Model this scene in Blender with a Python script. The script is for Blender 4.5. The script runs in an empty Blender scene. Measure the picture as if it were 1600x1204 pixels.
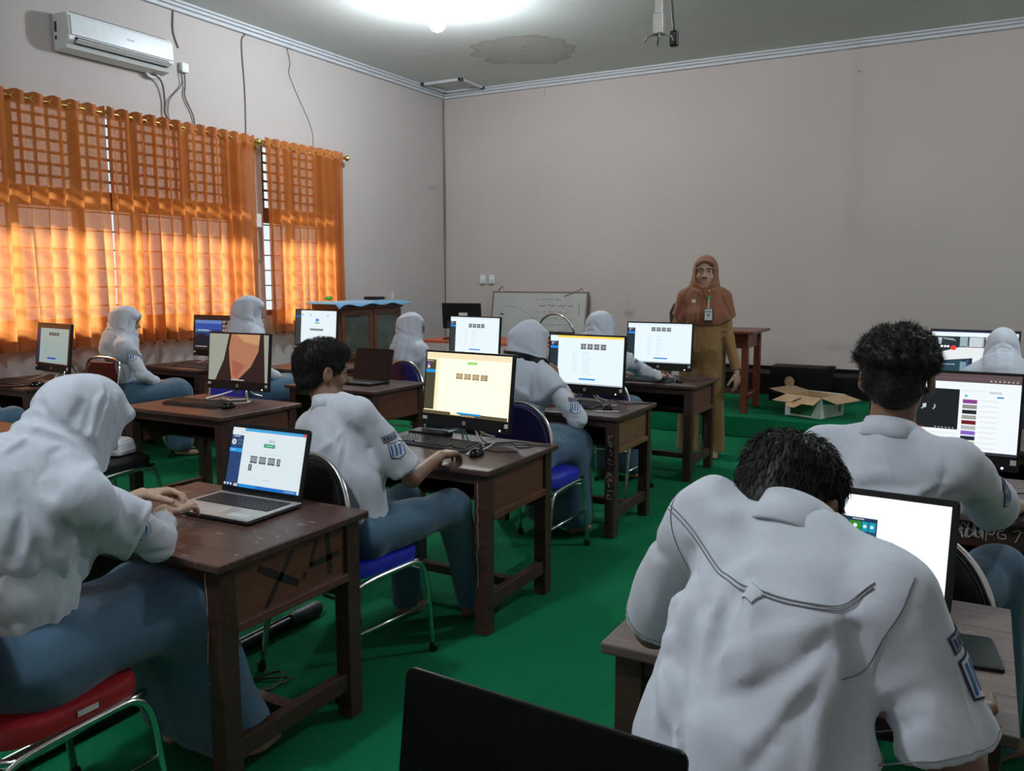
import bpy, bmesh, math, random
import numpy as np
from mathutils import Vector, Matrix
from mathutils.bvhtree import BVHTree
R = math.radians
SC = bpy.context.scene
COL = SC.collection
rng = random.Random(7)

# ------------------------------------------------------------------ camera
cam_d = bpy.data.cameras.new('camera')
cam_d.sensor_width = 36.0
cam_d.lens = 29.475
cam_d.clip_start = 0.05
cam = bpy.data.objects.new('camera', cam_d)
COL.objects.link(cam)
cam.location = (0, 0, 1.5)
cam.rotation_euler = (R(90 - 7.26), 0, R(29.3))
SC.camera = cam
# ------------------------------------------------------------------ world, sun, exposure
wd = bpy.data.worlds.new('world'); SC.world = wd; wd.use_nodes = True
bg = wd.node_tree.nodes['Background']
bg.inputs[0].default_value = (0.80, 0.90, 1.0, 1)
bg.inputs[1].default_value = 1.3
sun_d = bpy.data.lights.new('sun', 'SUN')
sun_d.energy = 21.0; sun_d.angle = R(9); sun_d.color = (1.0, 0.93, 0.80)
sun = bpy.data.objects.new('sun', sun_d); COL.objects.link(sun)
sun.location = (-12, 3, 9)
sun.rotation_euler = Vector((0.80, 0.12, -0.60)).to_track_quat('-Z', 'Y').to_euler()
LAMP_STRENGTH = 1600.0
SC.view_settings.view_transform = 'Standard'
SC.view_settings.look = 'None'
SC.view_settings.exposure = 0.0
SC.view_settings.gamma = 1.0
SC.view_settings.use_curve_mapping = False

# ------------------------------------------------------------------ materials
MATS = {}
def _new(name):
    m = bpy.data.materials.new(name); m.use_nodes = True
    nt = m.node_tree; b = nt.nodes['Principled BSDF']
    return m, nt, b
def _coord(nt, sc=(1, 1, 1), rot=(0, 0, 0)):
    tc = nt.nodes.new('ShaderNodeTexCoord'); mp = nt.nodes.new('ShaderNodeMapping')
    nt.links.new(tc.outputs['Object'], mp.inputs[0]); mp.inputs['Scale'].default_value = sc
    mp.inputs['Rotation'].default_value = rot
    return mp.outputs[0]
def _noise(nt, co, scale, detail=3, rough=0.5):
    n = nt.nodes.new('ShaderNodeTexNoise'); nt.links.new(co, n.inputs['Vector'])
    n.inputs['Scale'].default_value = scale; n.inputs['Detail'].default_value = detail
    n.inputs['Roughness'].default_value = rough
    return n.outputs['Fac']
def _ramp(nt, fac, stops):
    r = nt.nodes.new('ShaderNodeValToRGB'); nt.links.new(fac, r.inputs[0])
    e = r.color_ramp.elements
    while len(e) < len(stops): e.new(0.5)
    for i, (p, c) in enumerate(stops):
        e[i].position = p; e[i].color = (*c, 1) if len(c) == 3 else c
    return r.outputs[0]
def _bump(nt, b, h, strength=0.3, dist=0.01):
    bp = nt.nodes.new('ShaderNodeBump'); nt.links.new(h, bp.inputs['Height'])
    bp.inputs['Strength'].default_value = strength; bp.inputs['Distance'].default_value = dist
    nt.links.new(bp.outputs[0], b.inputs['Normal'])
def _mix(nt, fac, a, bcol, mode='MIX'):
    m = nt.nodes.new('ShaderNodeMix'); m.data_type = 'RGBA'; m.blend_type = mode
    if isinstance(fac, float): m.inputs[0].default_value = fac
    else: nt.links.new(fac, m.inputs[0])
    for k, v in ((6, a), (7, bcol)):
        if isinstance(v, tuple): m.inputs[k].default_value = (*v, 1)
        else: nt.links.new(v, m.inputs[k])
    return m.outputs[2]
def mat(name, col, rough=0.5, metal=0.0, var=0.12, scale=20.0, bump=0.0, bscale=200.0, spec=0.5, coat=0.0, stretch=(1, 1, 1)):
    if name in MATS: return MATS[name]
    m, nt, b = _new(name)
    b.inputs['Roughness'].default_value = rough; b.inputs['Metallic'].default_value = metal
    b.inputs['Specular IOR Level'].default_value = spec
    if coat: b.inputs['Coat Weight'].default_value = coat; b.inputs['Coat Roughness'].default_value = 0.08
    co = _coord(nt, stretch)
    f = _noise(nt, co, scale)
    lo = tuple(c * (1 - var) for c in col); hi = tuple(min(1, c * (1 + var)) for c in col)
    nt.links.new(_ramp(nt, f, [(0.3, lo), (0.7, hi)]), b.inputs['Base Color'])
    if bump: _bump(nt, b, _noise(nt, co, bscale, 2), bump, 0.004)
    MATS[name] = m
    return m
def glow(col, strength=1.0):
    key = 'glow_%.2f_%.2f_%.2f_%.2f' % (*col, strength)
    if key in MATS: return MATS[key]
    m, nt, b = _new(key)
    b.inputs['Base Color'].default_value = (0.01, 0.01, 0.012, 1)
    b.inputs['Roughness'].default_value = 0.35
    b.inputs['Specular IOR Level'].default_value = 0.12
    b.inputs['Emission Color'].default_value = (*col, 1)
    b.inputs['Emission Strength'].default_value = strength
    m.cycles.emission_sampling = 'FRONT' if strength * max(col) > 0.5 else 'NONE'
    MATS[key] = m
    return m
def wood(name, dark, mid, worn, wear=0.62, rough=0.45, planks=None, axis=0):
    if name in MATS: return MATS[name]
    m, nt, b = _new(name)
    st = [9, 9, 9]; st[axis] = 1.2
    co = _coord(nt, tuple(st))
    grain = _noise(nt, co, 6.0, 6, 0.65)
    c1 = _ramp(nt, grain, [(0.3, dark), (0.7, mid)])
    co2 = _coord(nt, (1, 1, 1))
    w1 = _noise(nt, co2, 7.0, 8, 0.7)
    wf = _ramp(nt, w1, [(wear, (0, 0, 0)), (min(1, wear + 0.1), (1, 1, 1))])
    c2 = _mix(nt, wf, c1, worn)
    co3 = _coord(nt, (60, 9, 9) if axis else (9, 60, 9))
    sc = _noise(nt, co3, 3.0, 2, 0.5)
    sf = _ramp(nt, sc, [(0.74, (0, 0, 0)), (0.78, (1, 1, 1))])
    c3 = _mix(nt, sf, c2, tuple(min(1, x * 1.5) for x in worn))
    if planks:
        sp = nt.nodes.new('ShaderNodeSeparateXYZ'); nt.links.new(_coord(nt), sp.inputs[0])
        mm = nt.nodes.new('ShaderNodeMath'); mm.operation = 'PINGPONG'; mm.inputs[1].default_value = planks / 2
        nt.links.new(sp.outputs[1 - axis], mm.inputs[0])
        pf = _ramp(nt, mm.outputs[0], [(0.0, (1, 1, 1)), (0.006, (0, 0, 0))])
        c3 = _mix(nt, pf, c3, (0.008, 0.005, 0.004))
    nt.links.new(c3, b.inputs['Base Color'])
    b.inputs['Roughness'].default_value = rough
    _bump(nt, b, grain, 0.25, 0.004)
    MATS[name] = m
    return m

M_WALL = None
def wall_mat(name, col, stains):
    m, nt, b = _new(name)
    co = _coord(nt)
    c = _ramp(nt, _noise(nt, co, 0.7, 4), [(0.3, tuple(x * 0.95 for x in col)), (0.7, tuple(min(1, x * 1.04) for x in col))])
    geo = nt.nodes.new('ShaderNodeTexCoord')
    for (p, rad, scol, amt, sh) in stains:        # stains with a shape of their own
        mp = nt.nodes.new('ShaderNodeMapping'); nt.links.new(geo.outputs['Object'], mp.inputs[0])
        mp.vector_type = 'POINT'
        mp.inputs['Location'].default_value = tuple(-p[i] / rad[i] for i in range(3))
        mp.inputs['Scale'].default_value = tuple(1 / r_ for r_ in rad)
        vl = nt.nodes.new('ShaderNodeVectorMath'); vl.operation = 'LENGTH'; nt.links.new(mp.outputs[0], vl.inputs[0])
        n = _noise(nt, co, 5.0, 4, 0.6)
        ad = nt.nodes.new('ShaderNodeMath'); ad.operation = 'MULTIPLY_ADD'; nt.links.new(n, ad.inputs[0])
        ad.inputs[1].default_value = 0.7; nt.links.new(vl.outputs['Value'], ad.inputs[2])
        if sh == 'ring': f = _ramp(nt, ad.outputs[0], [(0.0, (amt * .3,) * 3), (0.98, (amt * .35,) * 3), (1.0, (amt,) * 3), (1.0, (0, 0, 0))])
        else: f = _ramp(nt, ad.outputs[0], [(0.35, (amt,) * 3), (1.0, (0, 0, 0))])
        if sh == 'ring':
            dv = nt.nodes.new('ShaderNodeMath'); dv.operation = 'MULTIPLY'; dv.inputs[1].default_value = 0.72
            nt.links.new(ad.outputs[0], dv.inputs[0])
            f = _ramp(nt, dv.outputs[0], [(0.55, (amt * .25,) * 3), (0.86, (amt * .45,) * 3), (0.93, (amt,) * 3), (0.96, (0, 0, 0))])
        c = _mix(nt, f, c, scol)
    nt.links.new(c, b.inputs['Base Color'])
    b.inputs['Roughness'].default_value = 0.85
    b.inputs['Specular IOR Level'].default_value = 0.2
    _bump(nt, b, _noise(nt, co, 60, 3), 0.08, 0.003)
    MATS[name] = m
    return m
def carpet_mat():
    m, nt, b = _new('green_carpet')
    co = _coord(nt)
    f1 = _noise(nt, co, 1.3, 5, 0.6); f2 = _noise(nt, co, 260, 2)
    c = _ramp(nt, f1, [(0.3, (0.0018, 0.088, 0.034)), (0.7, (0.004, 0.138, 0.052))])
    c = _mix(nt, 0.35, c, _ramp(nt, f2, [(0.3, (0.001, 0.062, 0.023)), (0.7, (0.007, 0.215, 0.08))]))
    nt.links.new(c, b.inputs['Base Color'])
    b.inputs['Roughness'].default_value = 0.95; b.inputs['Specular IOR Level'].default_value = 0.1
    _bump(nt, b, f2, 0.5, 0.004)
    MATS['green_carpet'] = m
    return m
def cloth_mat(name, col, weave=900, var=0.06, rough=0.85, sheen=0.2):
    if name in MATS: return MATS[name]
    m, nt, b = _new(name)
    co = _coord(nt)
    c = _ramp(nt, _noise(nt, co, 5, 3), [(0.3, tuple(x * (1 - var) for x in col)), (0.7, tuple(min(1, x * (1 + var)) for x in col))])
    nt.links.new(c, b.inputs['Base Color'])
    b.inputs['Roughness'].default_value = rough; b.inputs['Specular IOR Level'].default_value = 0.2
    b.inputs['Sheen Weight'].default_value = sheen
    nn = nt.nodes.new('ShaderNodeTexNoise'); nt.links.new(_coord(nt, (1, 1, 0.55)), nn.inputs['Vector'])
    nn.inputs['Scale'].default_value = 13; nn.inputs['Detail'].default_value = 3; nn.inputs['Distortion'].default_value = 0.5
    _bump(nt, b, nn.outputs['Fac'], 0.40, 0.014)
    MATS[name] = m
    return m
def curtain_mat():
    m = bpy.data.materials.new('orange_curtain'); m.use_nodes = True
    nt = m.node_tree; nt.nodes.clear()
    out = nt.nodes.new('ShaderNodeOutputMaterial')
    co = _coord(nt, (1, 1, 0.15))
    c = _ramp(nt, _noise(nt, co, 30, 3), [(0.3, (0.34, 0.100, 0.022)), (0.7, (0.44, 0.145, 0.036))])
    df = nt.nodes.new('ShaderNodeBsdfDiffuse'); tl = nt.nodes.new('ShaderNodeBsdfTranslucent')
    tr = nt.nodes.new('ShaderNodeBsdfTransparent')
    nt.links.new(c, df.inputs[0])
    tl.inputs[0].default_value = (0.84, 0.33, 0.10, 1)
    tr.inputs[0].default_value = (1.0, 0.80, 0.66, 1)
    m1 = nt.nodes.new('ShaderNodeMixShader'); m1.inputs[0].default_value = 0.5
    nt.links.new(df.outputs[0], m1.inputs[1]); nt.links.new(tl.outputs[0], m1.inputs[2])
    m2 = nt.nodes.new('ShaderNodeMixShader'); m2.inputs[0].default_value = 0.15
    nt.links.new(m1.outputs[0], m2.inputs[1]); nt.links.new(tr.outputs[0], m2.inputs[2])
    nt.links.new(m2.outputs[0], out.inputs[0])
    MATS['orange_curtain'] = m
    return m
def skin_mat(name, col):
    if name in MATS: return MATS[name]
    m, nt, b = _new(name)
    co = _coord(nt)
    c = _ramp(nt, _noise(nt, co, 14, 4), [(0.3, tuple(x * 0.9 for x in col)), (0.7, tuple(min(1, x * 1.08) for x in col))])
    nt.links.new(c, b.inputs['Base Color'])
    b.inputs['Roughness'].default_value = 0.5
    b.inputs['Subsurface Weight'].default_value = 0.08
    b.inputs['Subsurface Radius'].default_value = (0.02, 0.008, 0.004)
    _bump(nt, b, _noise(nt, co, 350, 2), 0.08, 0.002)
    MATS[name] = m
    return m

DESK = wood('desk_wood', (0.026, 0.011, 0.008), (0.066, 0.028, 0.019), (0.15, 0.09, 0.065), 0.64)
DESKT = wood('desk_top_wood', (0.042, 0.019, 0.015), (0.090, 0.044, 0.034), (0.24, 0.17, 0.14), 0.57, 0.40, planks=0.22, axis=0)
DESKS = wood('desk_side_wood', (0.080, 0.027, 0.017), (0.145, 0.054, 0.034), (0.17, 0.10, 0.07), 0.68, axis=1)
DESKP = wood('desk_pale_side_wood', (0.11, 0.060, 0.026), (0.19, 0.105, 0.048), (0.24, 0.16, 0.09), 0.68, axis=1)
OLD = wood('old_grey_planks', (0.075, 0.050, 0.040), (0.15, 0.105, 0.088), (0.30, 0.25, 0.22), 0.60, 0.6, planks=0.165, axis=0)
REDW = wood('red_brown_wood', (0.10, 0.022, 0.012), (0.17, 0.045, 0.022), (0.22, 0.08, 0.05), 0.8, 0.35)
CABW = wood('cabinet_wood', (0.07, 0.024, 0.012), (0.13, 0.048, 0.024), (0.16, 0.08, 0.05), 0.8, 0.4, axis=2)
WHITECLOTH = cloth_mat('white_school_shirt', (0.55, 0.575, 0.64))
HIJABW = cloth_mat('white_hijab_cloth', (0.50, 0.53, 0.60))
TROUSER = cloth_mat('blue_grey_school_cloth', (0.055, 0.112, 0.172))
KHAKI = cloth_mat('khaki_cloth', (0.215, 0.124, 0.045))
BROWNH = cloth_mat('brown_hijab_cloth', (0.200, 0.082, 0.043))
CHROME = mat('chrome', (0.75, 0.75, 0.75), 0.16, 1.0, 0.03)
BLACKP = mat('black_plastic', (0.007, 0.007, 0.008), 0.40, spec=0.3)
BLACKG = mat('black_gloss', (0.004, 0.004, 0.005), 0.12, spec=0.3)
DGREY = mat('dark_grey_plastic', (0.035, 0.037, 0.042), 0.5)
KEYM = mat('black_keys', (0.02, 0.021, 0.025), 0.45, var=0.25, scale=60)
SILVER = mat('silver_plastic', (0.50, 0.48, 0.46), 0.35, 0.4, 0.05)
WHITEP = mat('white_plastic', (0.68, 0.70, 0.70), 0.4, var=0.04)
STICK = mat('pale_sticker', (0.55, 0.57, 0.56), 0.6, var=0.05)
BRASS = mat('brass', (0.55, 0.36, 0.10), 0.28, 0.9, 0.1)
CABLE = mat('black_cable', (0.015, 0.015, 0.016), 0.5)
WCABLE = mat('pale_grey_cable', (0.5, 0.5, 0.49), 0.45)
CARPET = carpet_mat()
CURT = curtain_mat()
BLUEV = mat('blue_vinyl', (0.010, 0.020, 0.42), 0.42, var=0.12, bump=0.1)
DBLUEV = mat('dark_blue_vinyl', (0.010, 0.012, 0.13), 0.35, var=0.12, bump=0.1)
REDV = mat('red_vinyl', (0.30, 0.010, 0.014), 0.45, var=0.12, bump=0.1)
MAROONV = mat('maroon_vinyl', (0.085, 0.008, 0.010), 0.35, var=0.12, bump=0.1)
BLACKV = mat('black_vinyl', (0.006, 0.006, 0.008), 0.45, var=0.12, bump=0.1, spec=0.25)
HAIRM = mat('black_hair', (0.008, 0.007, 0.007), 0.55, var=0.3, scale=90, spec=0.3)
CARD = mat('cardboard', (0.42, 0.27, 0.15), 0.8, var=0.08)
NAVY = mat('navy_thread', (0.02, 0.03, 0.10), 0.8)
BLUEB = mat('blue_badge', (0.05, 0.16, 0.42), 0.8)
WBADGE = mat('white_badge', (0.62, 0.64, 0.68), 0.8, var=0.04)
GREYT = mat('grey_label_cloth', (0.22, 0.25, 0.27), 0.8)

# ------------------------------------------------------------------ object helpers
def tag(o, label=None, cat=None, group=None, kind=None):
    if label: o['label'] = label
    if cat: o['category'] = cat
    if group: o['group'] = group
    if kind: o['kind'] = kind
    return o
def thing(name, label, cat, loc=(0, 0, 0), yaw=0.0, group=None):
    o = bpy.data.objects.new(name, None); COL.objects.link(o)
    o.location = loc; o.rotation_euler = (0, 0, R(yaw)); o.empty_display_size = 0.1
    return tag(o, label, cat, group)
class MB:
    def __init__(s): s.v = []; s.f = []; s.m = []; s.mats = []
    def mi(s, mt):
        if mt is None: return 0
        if mt not in s.mats: s.mats.append(mt)
        return s.mats.index(mt)
    def raw(s, vs, fs, mt=None):
        o = len(s.v); s.v += [tuple(p) for p in vs]
        k = s.mi(mt)
        for f in fs: s.f.append(tuple(i + o for i in f)); s.m.append(k)
        return s
    def box(s, c, d, rot=None, mt=None, taper=1.0):
        hx, hy, hz = d[0] / 2, d[1] / 2, d[2] / 2
        vs = []
        for z in (-1, 1):
            t = taper if z > 0 else 1.0
            for y in (-1, 1):
                for x in (-1, 1): vs.append(Vector((x * hx * t, y * hy * t, z * hz)))
        if rot: vs = [rot @ p for p in vs]
        c = Vector(c)
        return s.raw([p + c for p in vs], [(0, 2, 3, 1), (4, 5, 7, 6), (0, 1, 5, 4), (2, 6, 7, 3), (0, 4, 6, 2), (1, 3, 7, 5)], mt)
    def bx(s, x0, x1, y0, y1, z0, z1, mt=None):
        return s.box(((x0 + x1) / 2, (y0 + y1) / 2, (z0 + z1) / 2), (x1 - x0, y1 - y0, z1 - z0), None, mt)
    def tube(s, pts, r, n=8, mt=None, caps=True, closed=False, smooth=0):
        P = [Vector(p) for p in pts]
        if smooth: P = catmull(P, smooth, closed)
        m = len(P); rr = r if hasattr(r, '__len__') else [r] * m
        if len(rr) != m: rr = [rr[min(len(rr) - 1, int(i * (len(rr) - 1) / max(1, m - 1) + .5))] for i in range(m)]
        vs = []; up = None
        for i, p in enumerate(P):
            a = P[(i - 1) % m] if (closed or i > 0) else p
            b = P[(i + 1) % m] if (closed or i < m - 1) else p
            t = (b - a)
            t = t.normalized() if t.length > 1e-9 else Vector((0, 0, 1))
            if up is None:
                up = Vector((0, 0, 1)) if abs(t.z) < 0.9 else Vector((1, 0, 0))
            u = (up - t * up.dot(t))
            u = u.normalized() if u.length > 1e-6 else t.orthogonal().normalized()
            up = u; w = t.cross(u)
            for k in range(n):
                an = 2 * math.pi * k / n
                vs.append(p + (u * math.cos(an) + w * math.sin(an)) * rr[i])
        fs = []
        for i in range(m if closed else m - 1):
            for k in range(n):
                a = i * n + k; b = i * n + (k + 1) % n; j = (i + 1) % m
                fs.append((a, b, j * n + (k + 1) % n, j * n + k))
        if caps and not closed: fs += [tuple(range(n))[::-1], tuple(range((m - 1) * n, m * n))]
        return s.raw(vs, fs, mt)
    def lathe(s, prof, c=(0, 0, 0), n=24, axis='z', mt=None):
        vs = []
        for r_, h_ in prof:
            for k in range(n):
                a = 2 * math.pi * k / n; p = (r_ * math.cos(a), r_ * math.sin(a), h_)
                if axis == 'y': p = (p[0], p[2], p[1])
                if axis == 'x': p = (p[2], p[0], p[1])
                vs.append((p[0] + c[0], p[1] + c[1], p[2] + c[2]))
        fs = []
        for i in range(len(prof) - 1):
            for k in range(n): fs.append((i * n + k, i * n + (k + 1) % n, (i + 1) * n + (k + 1) % n, (i + 1) * n + k))
        fs += [tuple(range(n))[::-1], tuple(range((len(prof) - 1) * n, len(prof) * n))]
        return s.raw(vs, fs, mt)
    def prism(s, poly, T, depth, mt=None):
        """poly: 2-D outline; T: 4x4 placing (x, y, 0); extruded along T's z by depth"""
        n = len(poly)
        vs = [T @ Vector((x, y, 0)) for x, y in poly] + [T @ Vector((x, y, depth)) for x, y in poly]
        fs = [tuple(range(n))[::-1], tuple(range(n, 2 * n))] + [(i, (i + 1) % n, n + (i + 1) % n, n + i) for i in range(n)]
        return s.raw(vs, fs, mt)
    def mesh(s, name, mt=None, smooth=False):
        me = bpy.data.meshes.new(name)
        me.from_pydata([tuple(p) for p in s.v], [], s.f)
        if s.mats:
            for x in s.mats: me.materials.append(x)
            me.polygons.foreach_set('material_index', s.m)
        elif mt: me.materials.append(mt)
        bm = bmesh.new(); bm.from_mesh(me); bmesh.ops.recalc_face_normals(bm, faces=bm.faces); bm.to_mesh(me); bm.free()
        if smooth:
            me.polygons.foreach_set('use_smooth', [True] * len(me.polygons))
            if smooth == 'auto': me.set_sharp_from_angle(angle=R(40))
        me.update()
        return me
def catmull(P, k, closed=False):
    out = []; m = len(P)
    rngi = range(m if closed else m - 1)
    for i in rngi:
        p0 = P[(i - 1) % m] if closed or i > 0 else P[i] * 2 - P[i + 1]
        p1 = P[i]; p2 = P[(i + 1) % m]
        p3 = P[(i + 2) % m] if closed or i < m - 2 else p2 * 2 - p1
        for j in range(k):
            t = j / k
            out.append(0.5 * ((2 * p1) + (p2 - p0) * t + (2 * p0 - 5 * p1 + 4 * p2 - p3) * t * t + (3 * p1 - p0 - 3 * p2 + p3) * t ** 3))
    if not closed: out.append(P[-1])
    return out
CACHE = {}
def part(name, parent, mt, build, key=None, smooth=False, bevel=0.0, loc=None, rot=None, label=None):
    """one mesh object; meshes of repeats are shared through key"""
    if key and key in CACHE: me = CACHE[key]
    else:
        mb = MB(); build(mb); me = mb.mesh(name, mt, smooth)
        if key: CACHE[key] = me
    o = bpy.data.objects.new(name, me); COL.objects.link(o)
    if parent is not None: o.parent = parent
    if loc: o.location = loc
    if rot: o.rotation_euler = rot
    if bevel:
        md = o.modifiers.new('bevel', 'BEVEL'); md.width = bevel; md.segments = 2; md.limit_method = 'ANGLE'; md.angle_limit = R(40)
        md.harden_normals = False
    if label: o['label'] = label
    return o
def struct(name, mt, build, bevel=0.0, smooth=False):
    o = part(name, None, mt, build, bevel=bevel, smooth=smooth); o['kind'] = 'structure'; return o
def single(name, label, cat, mt, build, group=None, loc=None, yaw=0, smooth=False, bevel=0, key=None):
    o = part(name, None, mt, build, smooth=smooth, bevel=bevel, loc=loc, rot=(0, 0, R(yaw)), key=key)
    return tag(o, label, cat, group)
def text_geo(txt, size, width=0.0):
    cu = bpy.data.curves.new('t', 'FONT'); cu.body = txt; cu.size = size; cu.align_x = 'CENTER'; cu.align_y = 'CENTER'
    cu.resolution_u = 2; cu.offset = width
    ob = bpy.data.objects.new('t', cu); COL.objects.link(ob)
    dg = bpy.context.evaluated_depsgraph_get(); dg.update()
    me = bpy.data.meshes.new_from_object(ob.evaluated_get(dg))
    vs = [tuple(v.co) for v in me.vertices]; fs = [tuple(p.vertices) for p in me.polygons]
    bpy.data.objects.remove(ob); bpy.data.curves.remove(cu); bpy.data.meshes.remove(me)
    return vs, fs

# ------------------------------------------------------------------ implicit surfaces (bodies, clothes)
def V(*a): return np.array(a, float)
def nrm(a): return a / (np.linalg.norm(a) + 1e-12)
class Shape:
    def __init__(s, fn, lo, hi): s.fn, s.lo, s.hi = fn, np.array(lo), np.array(hi)
def cap(a, b, r1, r2=None, flat=None):
    """tapered capsule; flat=(direction, factor) squashes it along that direction"""
    a = np.array(a, float); b = np.array(b, float); r2 = r1 if r2 is None else r2
    ba = b - a; L = max(1e-9, ba @ ba); rm = max(r1, r2) * (1.0 if not flat else max(1, flat[1]))
    if flat: fn_ = nrm(np.array(flat[0], float)); fs = flat[1]
    def f(P):
        p = P - a; h = np.clip((p @ ba) / L, 0, 1)
        q = p - h[..., None] * ba
        if flat:
            c = q @ fn_; q = q + ((c / fs - c)[..., None]) * fn_
        d = np.sqrt((q * q).sum(-1)) - (r1 + (r2 - r1) * h)
        return d * (min(1, fs) if flat else 1)
    return Shape(f, np.minimum(a, b) - rm, np.maximum(a, b) + rm)
def ell(c, r, B=None):
    c = np.array(c, float); r = np.array(r, float); B = np.eye(3) if B is None else B   # columns of B: local axes
    rm = r.max()
    def f(P):
        p = (P - c) @ B; k0 = np.sqrt(((p / r) ** 2).sum(-1)); k1 = np.sqrt(((p / r ** 2) ** 2).sum(-1)) + 1e-9
        return k0 * (k0 - 1) / k1
    return Shape(f, c - rm, c + rm)
def rbox(c, half, rd, B=None):
    c = np.array(c, float); half = np.array(half, float); B = np.eye(3) if B is None else B; rm = np.linalg.norm(half)
    def f(P):
        q = np.abs((P - c) @ B) - half + rd
        return np.sqrt((np.maximum(q, 0) ** 2).sum(-1)) + np.minimum(q.max(-1), 0) - rd
    return Shape(f, c - rm, c + rm)
def plane(p, n):
    p = np.array(p, float); n = nrm(np.array(n, float))
    return lambda P: (P - p) @ n
def sdf(ops, h, margin=0.03):
    """ops: ('add', shape, k) ('sub', shape, k) ('cut', fn, k) ('disp', fn) -> vertices, quads"""
    los = [o[1].lo for o in ops if o[0] == 'add']; his = [o[1].hi for o in ops if o[0] == 'add']
    lo = np.min(los, 0) - margin; hi = np.max(his, 0) + margin
    n = np.ceil((hi - lo) / h).astype(int) + 1
    ax = [lo[i] + h * np.arange(n[i]) for i in range(3)]
    D = np.full(n, 0.2)
    for o in ops:
        if o[0] in ('add', 'sub'):
            s, k = o[1], o[2]; pad = k + margin + 0.02
            i0 = np.maximum(0, ((s.lo - pad - lo) / h).astype(int)); i1 = np.minimum(n, ((s.hi + pad - lo) / h).astype(int) + 2)
            if (i1 <= i0).any(): continue
            sl = tuple(slice(a, b) for a, b in zip(i0, i1))
            P = np.stack(np.meshgrid(*[ax[i][sl[i]] for i in range(3)], indexing='ij'), -1)
            d = s.fn(P); cur = D[sl]
            if o[0] == 'add':
                hh = np.clip(0.5 + 0.5 * (cur - d) / k, 0, 1); D[sl] = cur * (1 - hh) + d * hh - k * hh * (1 - hh)
            else:
                d = -d; hh = np.clip(0.5 - 0.5 * (cur - d) / k, 0, 1); D[sl] = cur * (1 - hh) + d * hh + k * hh * (1 - hh)
        else:
            P = np.stack(np.meshgrid(*ax, indexing='ij'), -1)
            if o[0] == 'cut':
                d = o[1](P); k = o[2]; hh = np.clip(0.5 - 0.5 * (D - d) / k, 0, 1); D = D * (1 - hh) + d * hh + k * hh * (1 - hh)
            elif o[0] == 'disp':
                band = np.abs(D) < 0.05
                D[band] += o[1](P[band])
    D[0] = D[-1] = 0.2; D[:, 0] = D[:, -1] = 0.2; D[:, :, 0] = D[:, :, -1] = 0.2
    return nets(D, lo, h)
def nets(D, lo, h):
    s = D < 0
    c = np.zeros(tuple(x - 1 for x in D.shape), np.int8)
    offs = [(i, j, k) for i in (0, 1) for j in (0, 1) for k in (0, 1)]
    for i, j, k in offs:
        c += s[i:s.shape[0] - 1 + i, j:s.shape[1] - 1 + j, k:s.shape[2] - 1 + k]
    idx = np.argwhere((c > 0) & (c < 8))
    acc = np.zeros((len(idx), 3)); cnt = np.zeros(len(idx))
    for a in offs:
        for b in offs:
            if sum(abs(a[q] - b[q]) for q in range(3)) == 1 and a < b:
                va = D[tuple((idx + a).T)]; vb = D[tuple((idx + b).T)]
                cr = (va < 0) != (vb < 0)
                t = np.where(cr, va / np.where(va == vb, 1, va - vb), 0)
                acc += np.where(cr[:, None], np.array(a) + t[:, None] * (np.array(b) - np.array(a)), 0); cnt += cr
    vs = lo + h * (idx + acc / cnt[:, None])
    vid = np.full(c.shape, -1, np.int32); vid[tuple(idx.T)] = np.arange(len(idx))
    quads = []
    for axis in range(3):
        a1, a2 = [(1, 2), (2, 0), (0, 1)][axis]
        sh = [0, 0, 0]; sh[axis] = 1
        s0 = s; sl0 = [slice(1, -1)] * 3; sl0[axis] = slice(0, -1); sl1 = list(sl0); sl1[axis] = slice(1, None)
        A = s[tuple(sl0)]; B = s[tuple(sl1)]
        e = np.argwhere(A != B)
        base = e.copy()
        for q in range(3):
            if q != axis: base[:, q] += 1
        inside = A[tuple(e.T)]
        def cell(d1, d2):
            cc = base.copy(); cc[:, a1] += d1; cc[:, a2] += d2
            return vid[tuple(cc.T)]
        q = np.stack([cell(-1, -1), cell(0, -1), cell(0, 0), cell(-1, 0)], 1)
        q[~inside] = q[~inside][:, ::-1]
        quads.append(q)
    q = np.concatenate(quads); q = q[(q >= 0).all(1)]
    return vs, q
def np_mesh(name, blocks, mats, pick=None):
    """blocks: list of (verts, quads); pick(points)->material index"""
    vs = np.concatenate([b[0] for b in blocks]); off = 0; qs = []
    for v, q in blocks: qs.append(q + off); off += len(v)
    q = np.concatenate(qs).astype(np.int32)
    me = bpy.data.meshes.new(name)
    me.vertices.add(len(vs)); me.vertices.foreach_set('co', vs.astype(np.float32).ravel())
    me.loops.add(q.size); me.loops.foreach_set('vertex_index', q.ravel())
    me.polygons.add(len(q)); me.polygons.foreach_set('loop_start', np.arange(0, q.size, 4, dtype=np.int32))
    me.polygons.foreach_set('loop_total', np.full(len(q), 4, np.int32))
    for m in mats: me.materials.append(m)
    if pick is not None: me.polygons.foreach_set('material_index', pick(vs[q].mean(1)).astype(np.int32))
    me.polygons.foreach_set('use_smooth', np.ones(len(q), bool))
    me.update(calc_edges=True); me.validate()
    return me
def obj(name, me, parent=None, label=None):
    o = bpy.data.objects.new(name, me); COL.objects.link(o)
    if parent is not None: o.parent = parent
    if label: o['label'] = label
    return o
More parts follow.
